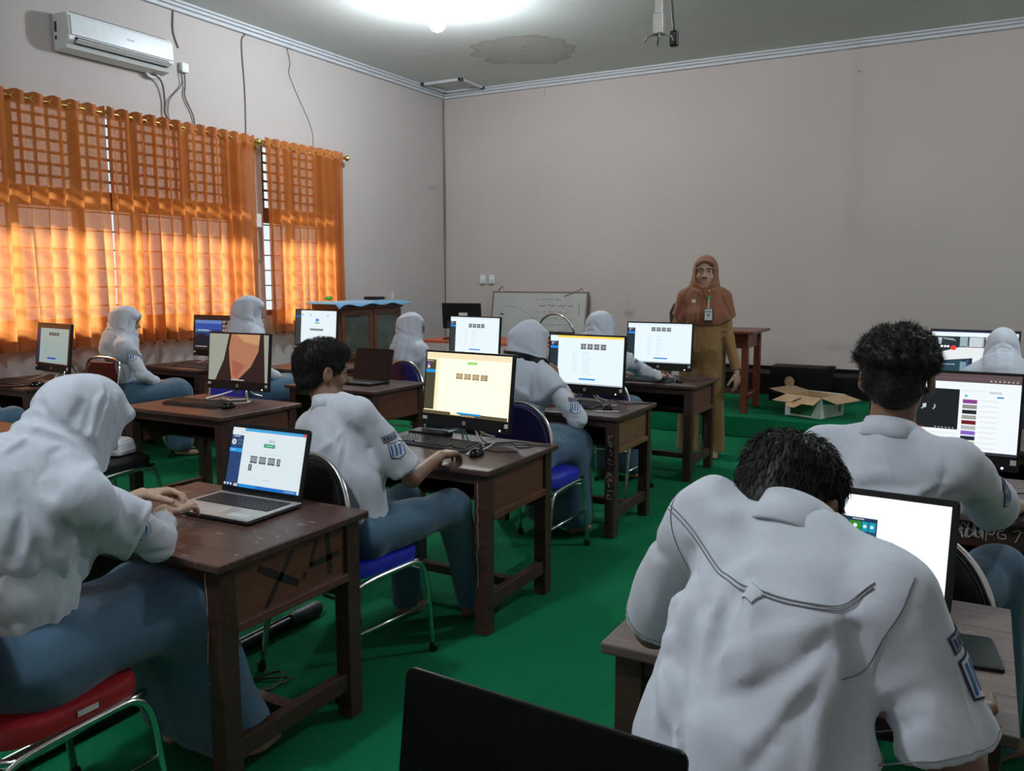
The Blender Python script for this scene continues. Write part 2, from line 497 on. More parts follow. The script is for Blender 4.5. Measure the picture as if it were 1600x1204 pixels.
def folds(seed, amp, freq=22.0, stretch=(1, 1, 0.35)):
    r_ = np.random.RandomState(seed); st = np.array(stretch)
    ks = [nrm(r_.randn(3)) * freq * r_.uniform(0.6, 1.5) * st for _ in range(5)]
    ph = r_.uniform(0, 6.28, 5); kw = [r_.randn(3) * 7 for _ in range(2)]
    def f(P):
        w = np.sin(P @ kw[0]) + np.sin(P @ kw[1] + 1.3)
        d = 0
        for k, p_ in zip(ks, ph): d = d + np.sin(P @ k + p_ + 1.6 * w)
        return amp * d / 3.0
    return f
def snapped(lst, verts, k=5):
    """lays the crease lines (a, b, width, depth) onto the surface points given, as short linked segments"""
    out = []
    for a, b, w, d in lst:
        a = np.array(a, float); b = np.array(b, float)
        P = []
        for i in range(k + 1):
            q = a + (b - a) * i / k; j = ((verts - q) ** 2).sum(1).argmin(); P.append(verts[j])
        for i in range(k):
            t0 = math.sin(math.pi * (i + 0.5) / k) ** 0.5
            if np.linalg.norm(P[i + 1] - P[i]) > 1e-4: out.append((P[i], P[i + 1], w, d * t0 * 1.45))
    return out
def creases_max(lst):
    L = [(np.array(a, float), np.array(b, float), w, d) for a, b, w, d in lst]
    def f(P):
        lo_ = np.zeros(P.shape[:-1]); hi_ = np.zeros(P.shape[:-1])
        for a, b, w, d in L:
            m = ((P > np.minimum(a, b) - 2.5 * w) & (P < np.maximum(a, b) + 2.5 * w)).all(-1)
            if not m.any(): continue
            q0 = P[m]; ba = b - a; p = q0 - a; h = np.clip((p @ ba) / (ba @ ba), 0, 1)
            q = p - h[..., None] * ba; v = d * np.exp(-(q * q).sum(-1) / (w * w))
            if d > 0: hi_[m] = np.maximum(hi_[m], v)
            else: lo_[m] = np.minimum(lo_[m], v)
        return lo_ + hi_
    return f
def creases(lst):
    """lst: (a, b, width, depth): depth>0 digs a groove along a-b, depth<0 raises a ridge"""
    L = [(np.array(a, float), np.array(b, float), w, d) for a, b, w, d in lst]
    def f(P):
        o = np.zeros(P.shape[:-1])
        for a, b, w, d in L:
            ba = b - a; p = P - a; h = np.clip((p @ ba) / (ba @ ba), 0, 1)
            q = p - h[..., None] * ba; r2 = (q * q).sum(-1)
            o += d * np.exp(-r2 / (w * w)) * np.sin(np.pi * np.clip(h * 0.9 + 0.05, 0, 1)) ** 0.5
        return o
    return f
# ------------------------------------------------------------------ people
ELL, CAP = ell, cap
def rotx(a): c, s = math.cos(a), math.sin(a); return np.array([[1, 0, 0], [0, c, -s], [0, s, c]])
def roty(a): c, s = math.cos(a), math.sin(a); return np.array([[c, 0, s], [0, 1, 0], [-s, 0, c]])
def rotz(a): c, s = math.cos(a), math.sin(a); return np.array([[c, -s, 0], [s, c, 0], [0, 0, 1]])
def hand_ops(W, f, n, side, curl=(18, 25, 18), spread=8, thumb=0.6, close=0.0):
    f = nrm(f); n = nrm(n - f * (n @ f)); s = np.cross(f, n) * side      # s: towards the little finger
    o = [('add', cap(W - f * 0.012, W + f * 0.03, 0.022, 0.020, flat=(n, 0.72)), 0.01)]
    L = [0.070, 0.078, 0.072, 0.056]; off = [-0.029, -0.010, 0.010, 0.028]; ln = [0.086, 0.090, 0.086, 0.078]; r = [0.0082, 0.0086, 0.0082, 0.0072]
    o.append(('add', rbox(W + f * 0.052, (0.038, 0.036, 0.013), 0.012, np.stack([s, f, n], 1)), 0.008))
    for i in range(4):
        b = W + f * ln[i] + s * off[i]
        o.append(('add', cap(W + f * 0.02 + s * off[i] * 0.6, b, 0.013, 0.0108), 0.006))
        sp = R(spread) * (i - 1.5) / 1.5
        d = nrm(f * math.cos(sp) + s * math.sin(sp)); p = b; a = 0
        for j, (q, t) in enumerate(((0.45, curl[0]), (0.32, curl[1]), (0.23, curl[2]))):
            a += R(t + (i - 1) * 2 + close * j)
            dd = d * math.cos(a) - n * math.sin(a)
            p2 = p + dd * L[i] * q
            o.append(('add', cap(p, p2, r[i] * (1 - 0.08 * j), r[i] * (0.94 - 0.08 * j)), 0.003)); p = p2
    tb = W + f * 0.022 - s * 0.022 - n * 0.006
    td = nrm(f * 0.72 - s * thumb - n * 0.35)
    t1 = tb + td * 0.042; td2 = nrm(td + f * 0.35 - n * 0.1); t2 = t1 + td2 * 0.031; t3 = t2 + nrm(td2 + f * 0.2 - n * 0.15) * 0.024
    o += [('add', cap(tb, t1, 0.0155, 0.0115), 0.012), ('add', cap(t1, t2, 0.0112, 0.0098), 0.003), ('add', cap(t2, t3, 0.0098, 0.0080), 0.003)]
    return o
def head_ops(H, B, q=1.0, ears=True):
    ell = lambda c, r, B_: ELL(c, np.array(r, float) * q, B_)
    cap = lambda a, b, r1, r2=None: CAP(a, b, r1 * q, (r1 if r2 is None else r2) * q)
    e = lambda x, y, z, r, k: ('add', ell(H(x, y, z), r, B), k)
    o = [e(0, -0.012, 0.035, (0.074, 0.093, 0.082), 0.02), e(0, 0.022, -0.030, (0.061, 0.068, 0.078), 0.03),
         e(0, 0.052, -0.088, (0.026, 0.024, 0.020), 0.03), e(-0.036, 0.058, -0.028, (0.022, 0.02, 0.022), 0.02), e(0.036, 0.058, -0.028, (0.022, 0.02, 0.022), 0.02)]
    for s in (-1, 1):
        o.append(('sub', ell(H(0.031 * s, 0.094, 0.010), (0.019, 0.014, 0.012), B), 0.012))
        o.append(('add', cap(H(0.012 * s, 0.088, 0.030), H(0.050 * s, 0.070, 0.030), 0.006), 0.012))
        o.append(('add', ell(H(0.031 * s, 0.074, 0.009), (0.0135, 0.0125, 0.011), B), 0.003))
        if not ears: continue
        Be = B @ rotz(R(-18 * s))
        o.append(('add', ell(H(0.083 * s, -0.010, -0.004), (0.009, 0.020, 0.032), Be), 0.006))
        o.append(('add', ell(H(0.074 * s, -0.002, -0.030), (0.007, 0.010, 0.012), Be), 0.006))
        o.append(('sub', ell(H(0.092 * s, -0.004, 0.002), (0.006, 0.010, 0.017), Be), 0.005))
    o += [('add', cap(H(0, 0.086, 0.014), H(0, 0.108, -0.026), 0.0075, 0.0115), 0.012),
          ('add', cap(H(-0.013, 0.094, -0.030), H(0.013, 0.094, -0.030), 0.0085), 0.006),
          ('add', cap(H(-0.019, 0.081, -0.056), H(0.019, 0.081, -0.056), 0.0058), 0.006),
          ('add', cap(H(-0.015, 0.079, -0.066), H(0.015, 0.079, -0.066), 0.0068), 0.006),
          ('sub', cap(H(-0.020, 0.090, -0.0608), H(0.020, 0.090, -0.0608), 0.0022), 0.003)]
    return o
def ik(S, W, a, b, pole):
    d = W - S; L = np.linalg.norm(d)
    k = max(1.0, L / (a + b) * 1.005); a *= k; b *= k
    u = d / L; x = (a * a - b * b + L * L) / (2 * L); y = math.sqrt(max(0, a * a - x * x))
    p = pole - u * (pole @ u)
    return S + u * x + nrm(p) * y
EYEW = mat('eye_white', (0.28, 0.26, 0.25), 0.3, var=0.03)
class Person: pass
def person(label, loc, yaw=0.0, hz=0.55, l1=6, l2=12, l3=14, tw=0, side=0, hp=8, hy=0, hr=0, sc=1.0, hands=None, girl=False,
           knees=None, ankles=None, skin='tan', h=0.012, hh=0.005, seed=1, hair='short', sleeve=None, cape=(0.30, 0.26, 0.30), cape_c=(0, 0.02, 0.0),
           crs=None, hcrs=None, parts_='all', top=None, bottom=None, scarf=None, standing=False, shrug=(0, 0), shw=None, belly=0.0, group=None, tfold=0.006, poles=None, elb=None, tl=1.0, colr=0.056, hoff=None, cuffs=0.93, wide=False, hsc=1.0, face=(0.060, 0.105, 0.082)):
    T = thing('person', label, 'person', loc, yaw, group); T.scale = (sc,) * 3
    Mw = Matrix.Translation(loc) @ Matrix.Rotation(R(yaw), 4, 'Z') @ Matrix.Scale(sc, 4); Mi = Mw.inverted()
    def w2l(p): return np.array(Mi @ Vector(p))
    def d2l(v): return nrm(np.array(Mi.to_3x3() @ Vector(v)))
    p = Person(); p.T = T; p.Mw = Mw; p.w2l = w2l
    hz = hz / sc
    hip = V(0, 0, hz)
    def dirn(l, sd): return nrm(V(math.sin(R(sd)), math.sin(R(l)), math.cos(R(l)) * math.cos(R(sd))))
    mid = hip + 0.21 * tl * dirn(l1, side * 0.5); chest = mid + 0.14 * tl * dirn((l1 + l2) / 2, side); neck = chest + 0.135 * tl * dirn(l2, side)
    up2 = dirn(l2, side)
    rt = rotz(R(tw)) @ V(1, 0, 0); rt = nrm(rt - up2 * (rt @ up2)); fw = np.cross(up2, rt)
    hw = shw or (0.150 if girl else 0.172)
    S = [neck - rt * hw - up2 * (0.048 - shrug[0]), neck + rt * hw - up2 * (0.048 - shrug[1])]
    hc = neck + (0.145 + (0.01 if not girl else 0)) * dirn(l3, side * 0.6) + V(0, 0.012, 0)
    if hoff: hc = hc + np.array(Mi.to_3x3() @ Vector(hoff))
    B = rotz(R(hy)) @ roty(R(hr)) @ rotx(R(-hp))
    H = lambda x, y, z: hc + B @ V(x * hsc, y * hsc, z * hsc)
    p.hip, p.mid, p.chest, p.neck, p.S, p.hc, p.B, p.H, p.rt, p.fw, p.up2 = hip, mid, chest, neck, S, hc, B, H, rt, fw, up2
    if standing:
        knees = knees or [(-0.10, 0.02, 0.48), (0.10, 0.02, 0.48)]; ankles = ankles or [(-0.10, -0.02, 0.08), (0.10, -0.02, 0.08)]
    knees = [np.array(k, float) for k in (knees or [(-0.11, 0.43, hz - 0.01), (0.11, 0.43, hz - 0.01)])]
    ankles = [np.array(k, float) for k in (ankles or [(-0.12, 0.42, 0.08), (0.12, 0.42, 0.08)])]
    hj = [hip + V(-0.085, 0, 0), hip + V(0.085, 0, 0)]
    W, F, N, CU, E_ = [], [], [], [], []
    for i, sd in enumerate((-1, 1)):
        hd = (hands or {}).get('LR'[i])
        if hd is None:
            w = knees[i] * 0.62 + hip * 0.38 + V(-0.02 * sd, 0, 0.10); f = V(-0.25 * sd, 1, -0.1); n = V(0, 0, 1); cu = (15, 22, 15)
            if standing: w = S[i] + V(0.06 * sd, 0.03, -0.53); f = V(0, 0.1, -1); n = V(sd, 0, 0); cu = (15, 25, 15)
        else: w = w2l(hd[0]); f = d2l(hd[1]); n = d2l(hd[2]); cu = hd[3]
        W.append(w); F.append(nrm(f)); N.append(nrm(n)); CU.append(cu)
        pole = V(0.45 * sd, -0.35, -1.0) if not (poles and poles[i]) else d2l(poles[i])
        E_.append(w2l(elb[i]) if elb and elb[i] else ik(S[i], w, 0.275, 0.245, pole))
    p.W, p.E = W, E_
    sk = skin_mat('skin_' + skin, {'tan': (0.30, 0.165, 0.105), 'dark': (0.20, 0.105, 0.066), 'fair': (0.44, 0.285, 0.20), 'light_tan': (0.36, 0.215, 0.15)}[skin])
    lips = skin_mat('lips_' + skin, {'tan': (0.26, 0.10, 0.085), 'dark': (0.17, 0.075, 0.06), 'fair': (0.40, 0.17, 0.14), 'light_tan': (0.27, 0.11, 0.09)}[skin])
    longs = sleeve == 'long' if sleeve else girl
    # --- skin
    bo = [('add', cap(hip + V(0, 0, .02), mid, 0.10, 0.095, flat=(V(0, 1, 0), 0.8)), 0.03), ('add', cap(mid, chest, 0.10, 0.105, flat=(fw, 0.8)), 0.04),
          ('add', cap(S[0] * .8 + neck * .2 - up2 * .02, S[1] * .8 + neck * .2 - up2 * .02, 0.045), 0.05), ('add', cap(neck - up2 * 0.05, H(0, -0.012, -0.03), 0.060 if not girl else 0.052, 0.052 if not girl else 0.047), 0.03)]
    for i in (0, 1):
        bo += [('add', cap(S[i], E_[i], 0.036, 0.033), 0.03), ('add', cap(E_[i], W[i], 0.036, 0.0235), 0.015),
               ('add', cap(hj[i], knees[i], 0.065, 0.05), 0.03), ('add', cap(knees[i], ankles[i], 0.047, 0.033), 0.02)]
        fd = nrm((knees[i] - hj[i]) * V(1, 1, 0)) if not standing else V(0.15 * (i * 2 - 1), 1, 0); fd = nrm(fd)
        a0 = ankles[i]
        bo += [('add', cap(a0 + V(0, 0, -0.035) - fd * 0.03, a0 + fd * 0.10 + V(0, 0, -0.05), 0.030, 0.026, flat=(V(0, 0, 1), 0.9)), 0.02),
               ('add', cap(a0 + fd * 0.09 + V(0, 0, -0.055), a0 + fd * 0.16 + V(0, 0, -0.06), 0.033, 0.022, flat=(V(0, 0, 1), 0.6)), 0.02)]
    blocks = [sdf(bo, max(h, 0.009))]
    blocks.append(sdf(head_ops(H, B, hsc, not girl) + [('add', cap(neck, H(0, -0.012, -0.035), 0.056 if not girl else 0.050, 0.050 if not girl else 0.046), 0.02)], hh))
    for i in (0, 1):
        fa = nrm(W[i] - E_[i])
        ho = [('add', cap(W[i] - fa * 0.07, W[i], 0.0285, 0.0235, flat=(N[i], 0.88)), 0.01)] + hand_ops(W[i], F[i], N[i], (-1, 1)[i], CU[i])
        blocks.append(sdf(ho, 0.0035, 0.012))
    def pick(P):
        q = (P - hc) @ B
        return ((np.abs(q[:, 0]) < 0.024) & (q[:, 1] > 0.072) & (q[:, 2] < -0.0515) & (q[:, 2] > -0.0725)).astype(int)
    p.body = obj('body', np_mesh('body', blocks, [sk, lips], pick), T)
    def eye(mb):
        for s in (-1, 1):
            c = H(0.031 * s, 0.0790, 0.0095)
            mb.lathe([(0.0001, -0.0105), (0.006, -0.0085), (0.0095, -0.004), (0.0105, 0), (0.0095, 0.004), (0.0060, 0.0085)], c=(0, 0, 0), n=12, axis='y', mt=EYEW)
            k = len(mb.v) - 72
            for j in range(k, len(mb.v)): mb.v[j] = tuple(c + B @ (np.array(mb.v[j])))
            k2 = len(mb.v)
            mb.lathe([(0.0068, 0.0086), (0.004, 0.0102), (0.0002, 0.0106)], n=12, axis='y', mt=BLACKG)
            for j in range(k2, len(mb.v)): mb.v[j] = tuple(c + B @ (np.array(mb.v[j])))
    part('eyes', T, None, eye, smooth=True)
    def brows(mb):
        for s in (-1, 1):
            mb.tube([H(0.014 * s, 0.0915, 0.0265), H(0.030 * s, 0.0905, 0.032), H(0.046 * s, 0.078, 0.027)], [0.0020, 0.0026, 0.0012], 6)
    part('eyebrows', T, HAIRM, brows, smooth=True)
    # --- trousers or skirt
    lo = []
    if wide:
        lo.append(('add', cap(hip + V(0, 0, .05), hip + V(0, 0.0, 0), 0.135, 0.150, flat=(V(0, 1, 0), 0.82)), 0.03))
        for i in (0, 1): lo += [('add', cap(hj[i], knees[i], 0.100, 0.088), 0.03), ('add', cap(knees[i], ankles[i] * V(1, 1, 0), 0.086, 0.098), 0.01)]
        lo.append(('disp', folds(seed + 5, 0.006, 26, (1, 1, 0.25)))); lo.append(('cut', lambda P: 0.045 - P[..., 2], 0.006))
    elif girl or standing:
        k = 0.09
        lo.append(('add', cap(hip + V(0, 0, .05), hip + V(0, 0.0, 0), 0.135, 0.155, flat=(V(0, 1, 0), 0.82)), 0.03))
        for i in (0, 1):
            lo += [('add', cap(hj[i], knees[i], 0.098, 0.088), k), ('add', cap(knees[i], ankles[i] + V(0, 0, 0.06), 0.092, 0.105), k)]
        lo += [('add', cap((hj[0] + hj[1]) / 2, (knees[0] + knees[1]) / 2, 0.09, 0.085), k), ('add', cap((knees[0] + knees[1]) / 2, (ankles[0] + ankles[1]) / 2 + V(0, 0, .06), 0.09, 0.10), k)]
        lo.append(('disp', folds(seed + 5, 0.007, 18, (1, 1, 0.4))))
        if standing: lo.append(('cut', plane((0, 0, 0.035), (0, 0, -1)), 0.006))
        else: lo.append(('cut', plane((0, 0, 0.06), (0, 0, -1)), 0.006))
    else:
        lo.append(('add', cap(hip + V(0, 0, .07), hip + V(0, -0.005, 0), 0.128, 0.145, flat=(V(0, 1, 0), 0.80)), 0.03))
        for i in (0, 1):
            lo += [('add', cap(hj[i], knees[i], 0.096, 0.074), 0.04), ('add', cap(knees[i], ankles[i], 0.078, 0.062), 0.03)]
            lo.append(('cut_end', i))
        lo = [o for o in lo if o[0] != 'cut_end']
        lo.append(('disp', folds(seed + 5, 0.006, 24, (1, 1, 0.5))))
        lo.append(('cut', lambda P: 0.065 - P[..., 2], 0.006))
    p.low = obj('skirt' if (girl or standing) and not wide else 'trousers', np_mesh('lower', [sdf(lo, max(h, 0.009))], [bottom or TROUSER]), T)
    # --- shirt
    f0 = V(0, 1, 0); cuff = cuffs
    nb = neck + up2 * 0.005
    so = [('add', cap(hip + V(0, 0, 0.02 if not longs else -0.01), mid, 0.140 + belly, 0.134 + belly, flat=(f0, 0.80)), 0.03),
          ('add', cap(mid, chest, 0.136 + belly, 0.138, flat=(fw, 0.80)), 0.05), ('add', cap(chest, chest * 0.45 + neck * 0.55, 0.138, 0.105, flat=(fw, 0.80)), 0.04),
          ('add', cap(S[0] * 0.92 + neck * 0.08 - up2 * 0.012, S[1] * 0.92 + neck * 0.08 - up2 * 0.012, 0.056), 0.04), ('add', cap(S[0] * 0.75 + nb * 0.25, nb, 0.048, 0.058), 0.03), ('add', cap(S[1] * 0.75 + nb * 0.25, nb, 0.048, 0.058), 0.03)]
    if standing: so += [('add', cap(hip + V(0, 0, .05), hip + V(0, 0, -0.36), 0.150, 0.180, flat=(f0, 0.80)), 0.06)]
    for i in (0, 1):
        if longs:
            so += [('add', cap(S[i], E_[i], 0.058, 0.050), 0.03), ('add', cap(E_[i], E_[i] + (W[i] - E_[i]) * cuff, 0.052, 0.042), 0.02)]
        else:
            ee = S[i] + (E_[i] - S[i]) * 0.86
            so += [('add', cap(S[i], ee, 0.056, 0.069), 0.028)]
    base, _ = sdf(so, 0.016)
    fo = folds(seed, tfold, 34, (1, 1, 0.45)); fo2 = folds(seed + 1, tfold * 0.4, 90, (1, 1, 0.6))
    so.append(('disp', lambda P: fo(P) + fo2(P)))
    el = []; rr0 = np.random.RandomState(seed + 20)
    for i in (0, 1):                                    # pulls from the armpit across the back and chest, bunching at waist and elbow
        sg = (-1, 1)[i]; u = nrm(E_[i] - S[i]); ap = S[i] - up2 * 0.08
        for q in range(5):
            tgt = mid + rt * sg * (0.10 - 0.05 * q) + up2 * (-0.12 + 0.05 * q)
            for fb in (-1, 1):
                st = ap + fw * fb * 0.08 + rt * -sg * 0.02
                el.append((st + up2 * 0.01 * q, st * 0.35 + (tgt + fw * fb * 0.11) * 0.65 + V(*rr0.uniform(-.02, .02, 3)), rr0.uniform(0.010, 0.017), rr0.uniform(0.006, 0.010) * (1 if q % 2 else -0.8)))
        for q in range(5 if longs else 2):
            c = S[i] + (E_[i] - S[i]) * ((0.18 + 0.16 * q) if longs else rr0.uniform(0.2, 0.75)); a_ = nrm(np.cross(u, fw)) * 0.06; b_ = nrm(np.cross(u, a_)) * 0.06
            el.append((c - a_ + u * 0.02, c + b_ - u * 0.03, 0.011, 0.007)); el.append((c + a_ * .7 - b_, c - b_ + a_ * -.8 + u * 0.03, 0.011, -0.005))
        if longs:
            for q in range(5):
                c = E_[i] + nrm(W[i] - E_[i]) * (0.035 * (q - 1)); a = nrm(np.cross(nrm(W[i] - E_[i]), V(0, 0, 1))) * 0.06; el.append((c - a + V(0, 0, .03), c + a + V(0, 0, -.02), 0.010, 0.008))
    for q in range(10):
        an = 2 * math.pi * q / 10 + rr0.uniform(-.2, .2); o = rt * math.cos(an) * 0.15 + V(0, 1, 0) * math.sin(an) * 0.12
        el.append((hip + o + V(0, 0, 0.0), mid + o * 0.95 + V(*rr0.uniform(-.03, .03, 3)) - V(0, 0, rr0.uniform(0.0, 0.08)), rr0.uniform(0.010, 0.016), 0.008 * (1 if q % 3 else -1)))
    so.append(('disp', creases_max(snapped(el + (crs(p) if crs else []), base))))
    neckc = neck + up2 * 0.025
    so.append(('sub', cap(neck + up2 * 0.045 + fw * 0.012, neck + up2 * 0.16, 0.058, 0.10), 0.006))
    if not longs:
        cuts = []
        for i in (0, 1):
            ee = S[i] + (E_[i] - S[i]) * 0.86; u = nrm(E_[i] - S[i])
            so.append(('sub', rbox(ee + u * 0.10, (0.10, 0.10, 0.10), 0.01, np.stack([nrm(np.cross(u, fw)), nrm(np.cross(u, np.cross(u, fw))), u], 1)), 0.004))
    else:
        for i in (0, 1):
            u = nrm(W[i] - E_[i]); ee = E_[i] + (W[i] - E_[i]) * cuff
            so.append(('sub', rbox(ee + u * 0.06, (0.06, 0.06, 0.06), 0.005, np.stack([nrm(np.cross(u, fw)), nrm(np.cross(u, np.cross(u, fw))), u], 1)), 0.004))
    if not standing and not longs: so.append(('cut', plane(hip + V(0, 0, -0.0), (0, 0, -1)), 0.006))
    if not standing and longs: so.append(('cut', plane(hip + V(0, 0, -0.055), (0, 0.2, -1)), 0.006))
    if standing: so.append(('cut', plane(hip + V(0, 0, -0.25), (0, 0, -1)), 0.006))
    p.shirt = obj('shirt', np_mesh('shirt', [sdf(so, h)], [top or WHITECLOTH]), T)
    p.shirt_bvh = bvh(p.shirt)
    # collar for bare necks
    if not girl and not standing:
        def coll(mb):
            n = 40; r0 = colr
            for k in range(n + 1):
                a = 2 * math.pi * (k / n) + math.pi / 2; g = 0.0 if 0.06 < k / n < 0.94 else -0.012
                c = neck + up2 * 0.012
                rad = r0 + 0.006
                pt = lambda rr, z: tuple(c + rt * math.cos(a) * rr + fw * math.sin(a) * rr * 1.02 + up2 * (z + g - 0.018 * math.sin(a)))
                mb.v += [pt(rad + 0.002, -0.02), pt(rad - 0.004, 0.030), pt(rad + 0.000, 0.034), pt(rad + 0.007, 0.012), pt(rad + 0.017, -0.014), pt(rad + 0.013, -0.017)]
            for k in range(n):
                for j in range(5):
                    a0 = k * 6 + j; mb.f.append((a0, a0 + 1, a0 + 7, a0 + 6)); mb.m.append(0)
        c = part('collar', T, top or WHITECLOTH, coll, smooth=True)
        md = c.modifiers.new('solid', 'SOLIDIFY'); md.thickness = 0.0025
    # --- hijab
    if girl:
        ho = [('add', ell(H(0, -0.010, 0.030), np.array((0.084, 0.108, 0.103)) * hsc, B), 0.02), ('add', ell(H(0, -0.080, 0.012), (0.052, 0.044, 0.052), B), 0.04),
              ('add', ell(H(0, 0.018, -0.050), np.array((0.075, 0.080, 0.088)) * hsc, B), 0.04), ('add', cap(H(-0.048, 0.074, 0.062), H(0.048, 0.074, 0.062), 0.019), 0.03),
              ('add', cap(H(0, 0.0, -0.08), neck + fw * 0.035 - up2 * 0.01, 0.080, 0.092), 0.04), ('add', cap(H(0, -0.055, 0.0), neck - fw * 0.060 - up2 * 0.06, 0.076, 0.115), 0.06), ('add', cap(H(0, 0.0, -0.03), neck - fw * 0.02 - up2 * 0.03, 0.080, 0.110), 0.05)]
        for i in (0, 1):
            ho += [('add', cap(neck + up2 * 0.015, S[i] - up2 * 0.012 - rt * (i * 2 - 1) * 0.012, 0.086, 0.069), 0.06), ('add', cap(S[i] - up2 * 0.013, S[i] * 0.25 + E_[i] * 0.75, 0.073, 0.082), 0.04)]
        ho += [('add', cap(neck - up2 * 0.02, chest + fw * 0.03 - up2 * 0.06, 0.11, 0.158, flat=(fw, 0.9)), 0.05), ('add', cap(neck - up2 * 0.03, chest - fw * 0.02 - up2 * 0.02, 0.11, 0.158, flat=(fw, 0.9)), 0.05)]
        hb, _ = sdf(ho, 0.014)
        ho.append(('sub', ell(H(0, 0.150, -0.012), np.array(face) * hsc, B), 0.008))
        rr = np.random.RandomState(seed + 9); cl = []
        for q in range(11):                             # drape lines falling from the chin and the nape
            a = -2.9 + 5.8 * q / 10 + rr.uniform(-.18, .18)
            o = fw * math.cos(a) + rt * math.sin(a); o2 = fw * math.cos(a + rr.uniform(-.35, .35)) + rt * math.sin(a + rr.uniform(-.35, .35))
            n0 = H(0, 0.0, -0.09) + o * 0.09; n1 = neck + o * 0.16 - up2 * 0.05; n2 = neck + o2 * 0.27 - up2 * 0.30
            cl += [(n0, n1, 0.011, 0.009 if q % 2 else -0.007), (n1, n2, rr.uniform(0.013, 0.020), 0.013 if q % 2 else -0.008)]
        for sd in (-1, 1):
            for q in range(4):
                cl.append((H(0.085 * sd, 0.07 - 0.045 * q, 0.07), H(0.072 * sd, 0.055 - 0.03 * q, -0.12), 0.009, 0.007 if q % 2 else -0.005))
            cl.append((H(0.02 * sd, -0.13, -0.02), H(0.09 * sd, -0.01, -0.13), 0.013, 0.014)); cl.append((H(0.0, -0.13, -0.07), H(0.09 * sd, 0.05, -0.12), 0.010, 0.010))
            cl.append((neck - fw * 0.10 + up2 * 0.05, neck + rt * sd * 0.11 + fw * 0.02 + up2 * 0.035, 0.014, 0.008))
            cl.append((neck + fw * 0.10 + up2 * 0.01, neck + rt * sd * 0.12 + fw * 0.02 + up2 * 0.03, 0.013, 0.008))
        fo3 = folds(seed + 3, 0.0045, 26, (1, 1, 0.35))
        ho.append(('disp', lambda P: fo3(P))); ho.append(('disp', creases_max(snapped(cl + (hcrs(p) if hcrs else []), hb))))
        cc = neck + fw * cape_c[1] + rt * cape_c[0] + up2 * cape_c[2]
        sph = ell(cc, cape, np.stack([rt, fw, up2], 1))
        ho.append(('disp', lambda P: -0.004 * np.exp(-((sph.fn(P) + 0.006) / 0.007) ** 2)))
        npl = plane(neck + up2 * 0.0, up2)
        ho.append(('cut', lambda P: np.minimum(sph.fn(P), -npl(P)), 0.004))
        ho.append(('cut', lambda P: -P[..., 2] + hz, 0.004))
        p.hijab = obj('hijab', np_mesh('hijab', [sdf(ho, min(h * 0.85, 0.009))], [scarf or HIJABW]), T)
    else:
        EL_ = lambda c, r, B_=None: ELL(c, np.array(r, float) * hsc, B_)
        CP_ = lambda a_, b_, r1, r2=None: CAP(a_, b_, r1 * hsc, (r1 if r2 is None else r2) * hsc)
        hops = [('add', EL_(H(0, -0.016, 0.040), (0.086, 0.104, 0.094), B), 0.02), ('add', EL_(H(0, -0.055, -0.025), (0.066, 0.050, 0.055), B), 0.03)]
        for sd in (-1, 1): hops.append(('add', CP_(H(0.070 * sd, 0.018, 0.03), H(0.073 * sd, 0.018, -0.006), 0.012, 0.006), 0.01))
        hops.append(('add', EL_(H(0.0, 0.040, 0.088), (0.070, 0.055, 0.034), B), 0.03))
        hops.append(('sub', EL_(H(0, 0.105, -0.02), (0.085, 0.085, 0.088), B), 0.01))
        for sd in (-1, 1): hops.append(('sub', EL_(H(0.088 * sd, 0.0, -0.012), (0.024, 0.032, 0.042), B), 0.008))
        hops.append(('disp', folds(seed + 2, 0.004, 70, (1, 1, 1))))
        if hair == 'curly':
            rc = np.random.RandomState(seed + 4)
            for q in range(150):
                dq = nrm(rc.randn(3)); dq[2] = abs(dq[2]) * 1.0 - 0.15
                if dq[1] > 0.55 and dq[2] < 0.4: continue
                hops.append(('add', EL_(H(dq[0] * 0.090, -0.016 + dq[1] * 0.108, 0.045 + dq[2] * 0.098), V(1, 1, 1) * rc.uniform(0.010, 0.020)), 0.005))
        v, q = sdf(hops, 0.005)
        me = np_mesh('hair', [(v, q)], [HAIRM])
        ob = obj('hair', me, T)
        # tufts grown from the shell
        rs = np.random.RandomState(seed); n = {'short': 13000, 'curly': 12000}[hair]
        buf = np.zeros(len(me.vertices) * 3, np.float32); me.vertices.foreach_get("normal", buf); nm = buf.reshape(-1, 3).astype(float)
        loc = (v - hc) @ B
        lq = loc / hsc
        ok = np.argwhere((loc[:, 2] > -0.075) & ~((np.abs(lq[:, 0]) > 0.055) & (lq[:, 1] > -0.03) & (lq[:, 1] < 0.045) & (lq[:, 2] < 0.022))).ravel(); pk = rs.choice(ok, min(n, len(ok)), replace=len(ok) < n)
        crown = V(0.0, -0.045, 0.12)
        vs = []; fs = []
        for c_ in pk:
            p0 = v[c_]; nn = nm[c_]; lc = loc[c_]
            flow = lc - crown; flow = B @ (flow - (B.T @ nn) * (flow @ (B.T @ nn))); flow = nrm(flow)
            fade = np.clip((lc[2] + 0.075) / 0.10, 0.25 if hair == 'curly' else 0.55, 1)
            if hair == 'curly':
                L = rs.uniform(0.006, 0.017) * fade; d = nrm(nn * 0.6 + flow * 0.3 + rs.randn(3) * 0.7); bend = rs.randn(3) * 0.007
            else:
                L = rs.uniform(0.012, 0.028) * fade; d = nrm(nn * (0.32 if lc[2] > 0.06 else 0.14) + flow * 1.0 + rs.randn(3) * 0.14); bend = B @ V(0, 0, -0.003) + rs.randn(3) * 0.002
            w = nrm(np.cross(d, rs.randn(3))) * rs.uniform(0.0006, 0.0013); w2 = nrm(np.cross(d, w)) * 0.0007
            k = len(vs)
            p0 = p0 - nn * 0.002
            m1 = p0 + d * L * 0.55 + nn * L * 0.12; e1 = p0 + d * L + bend
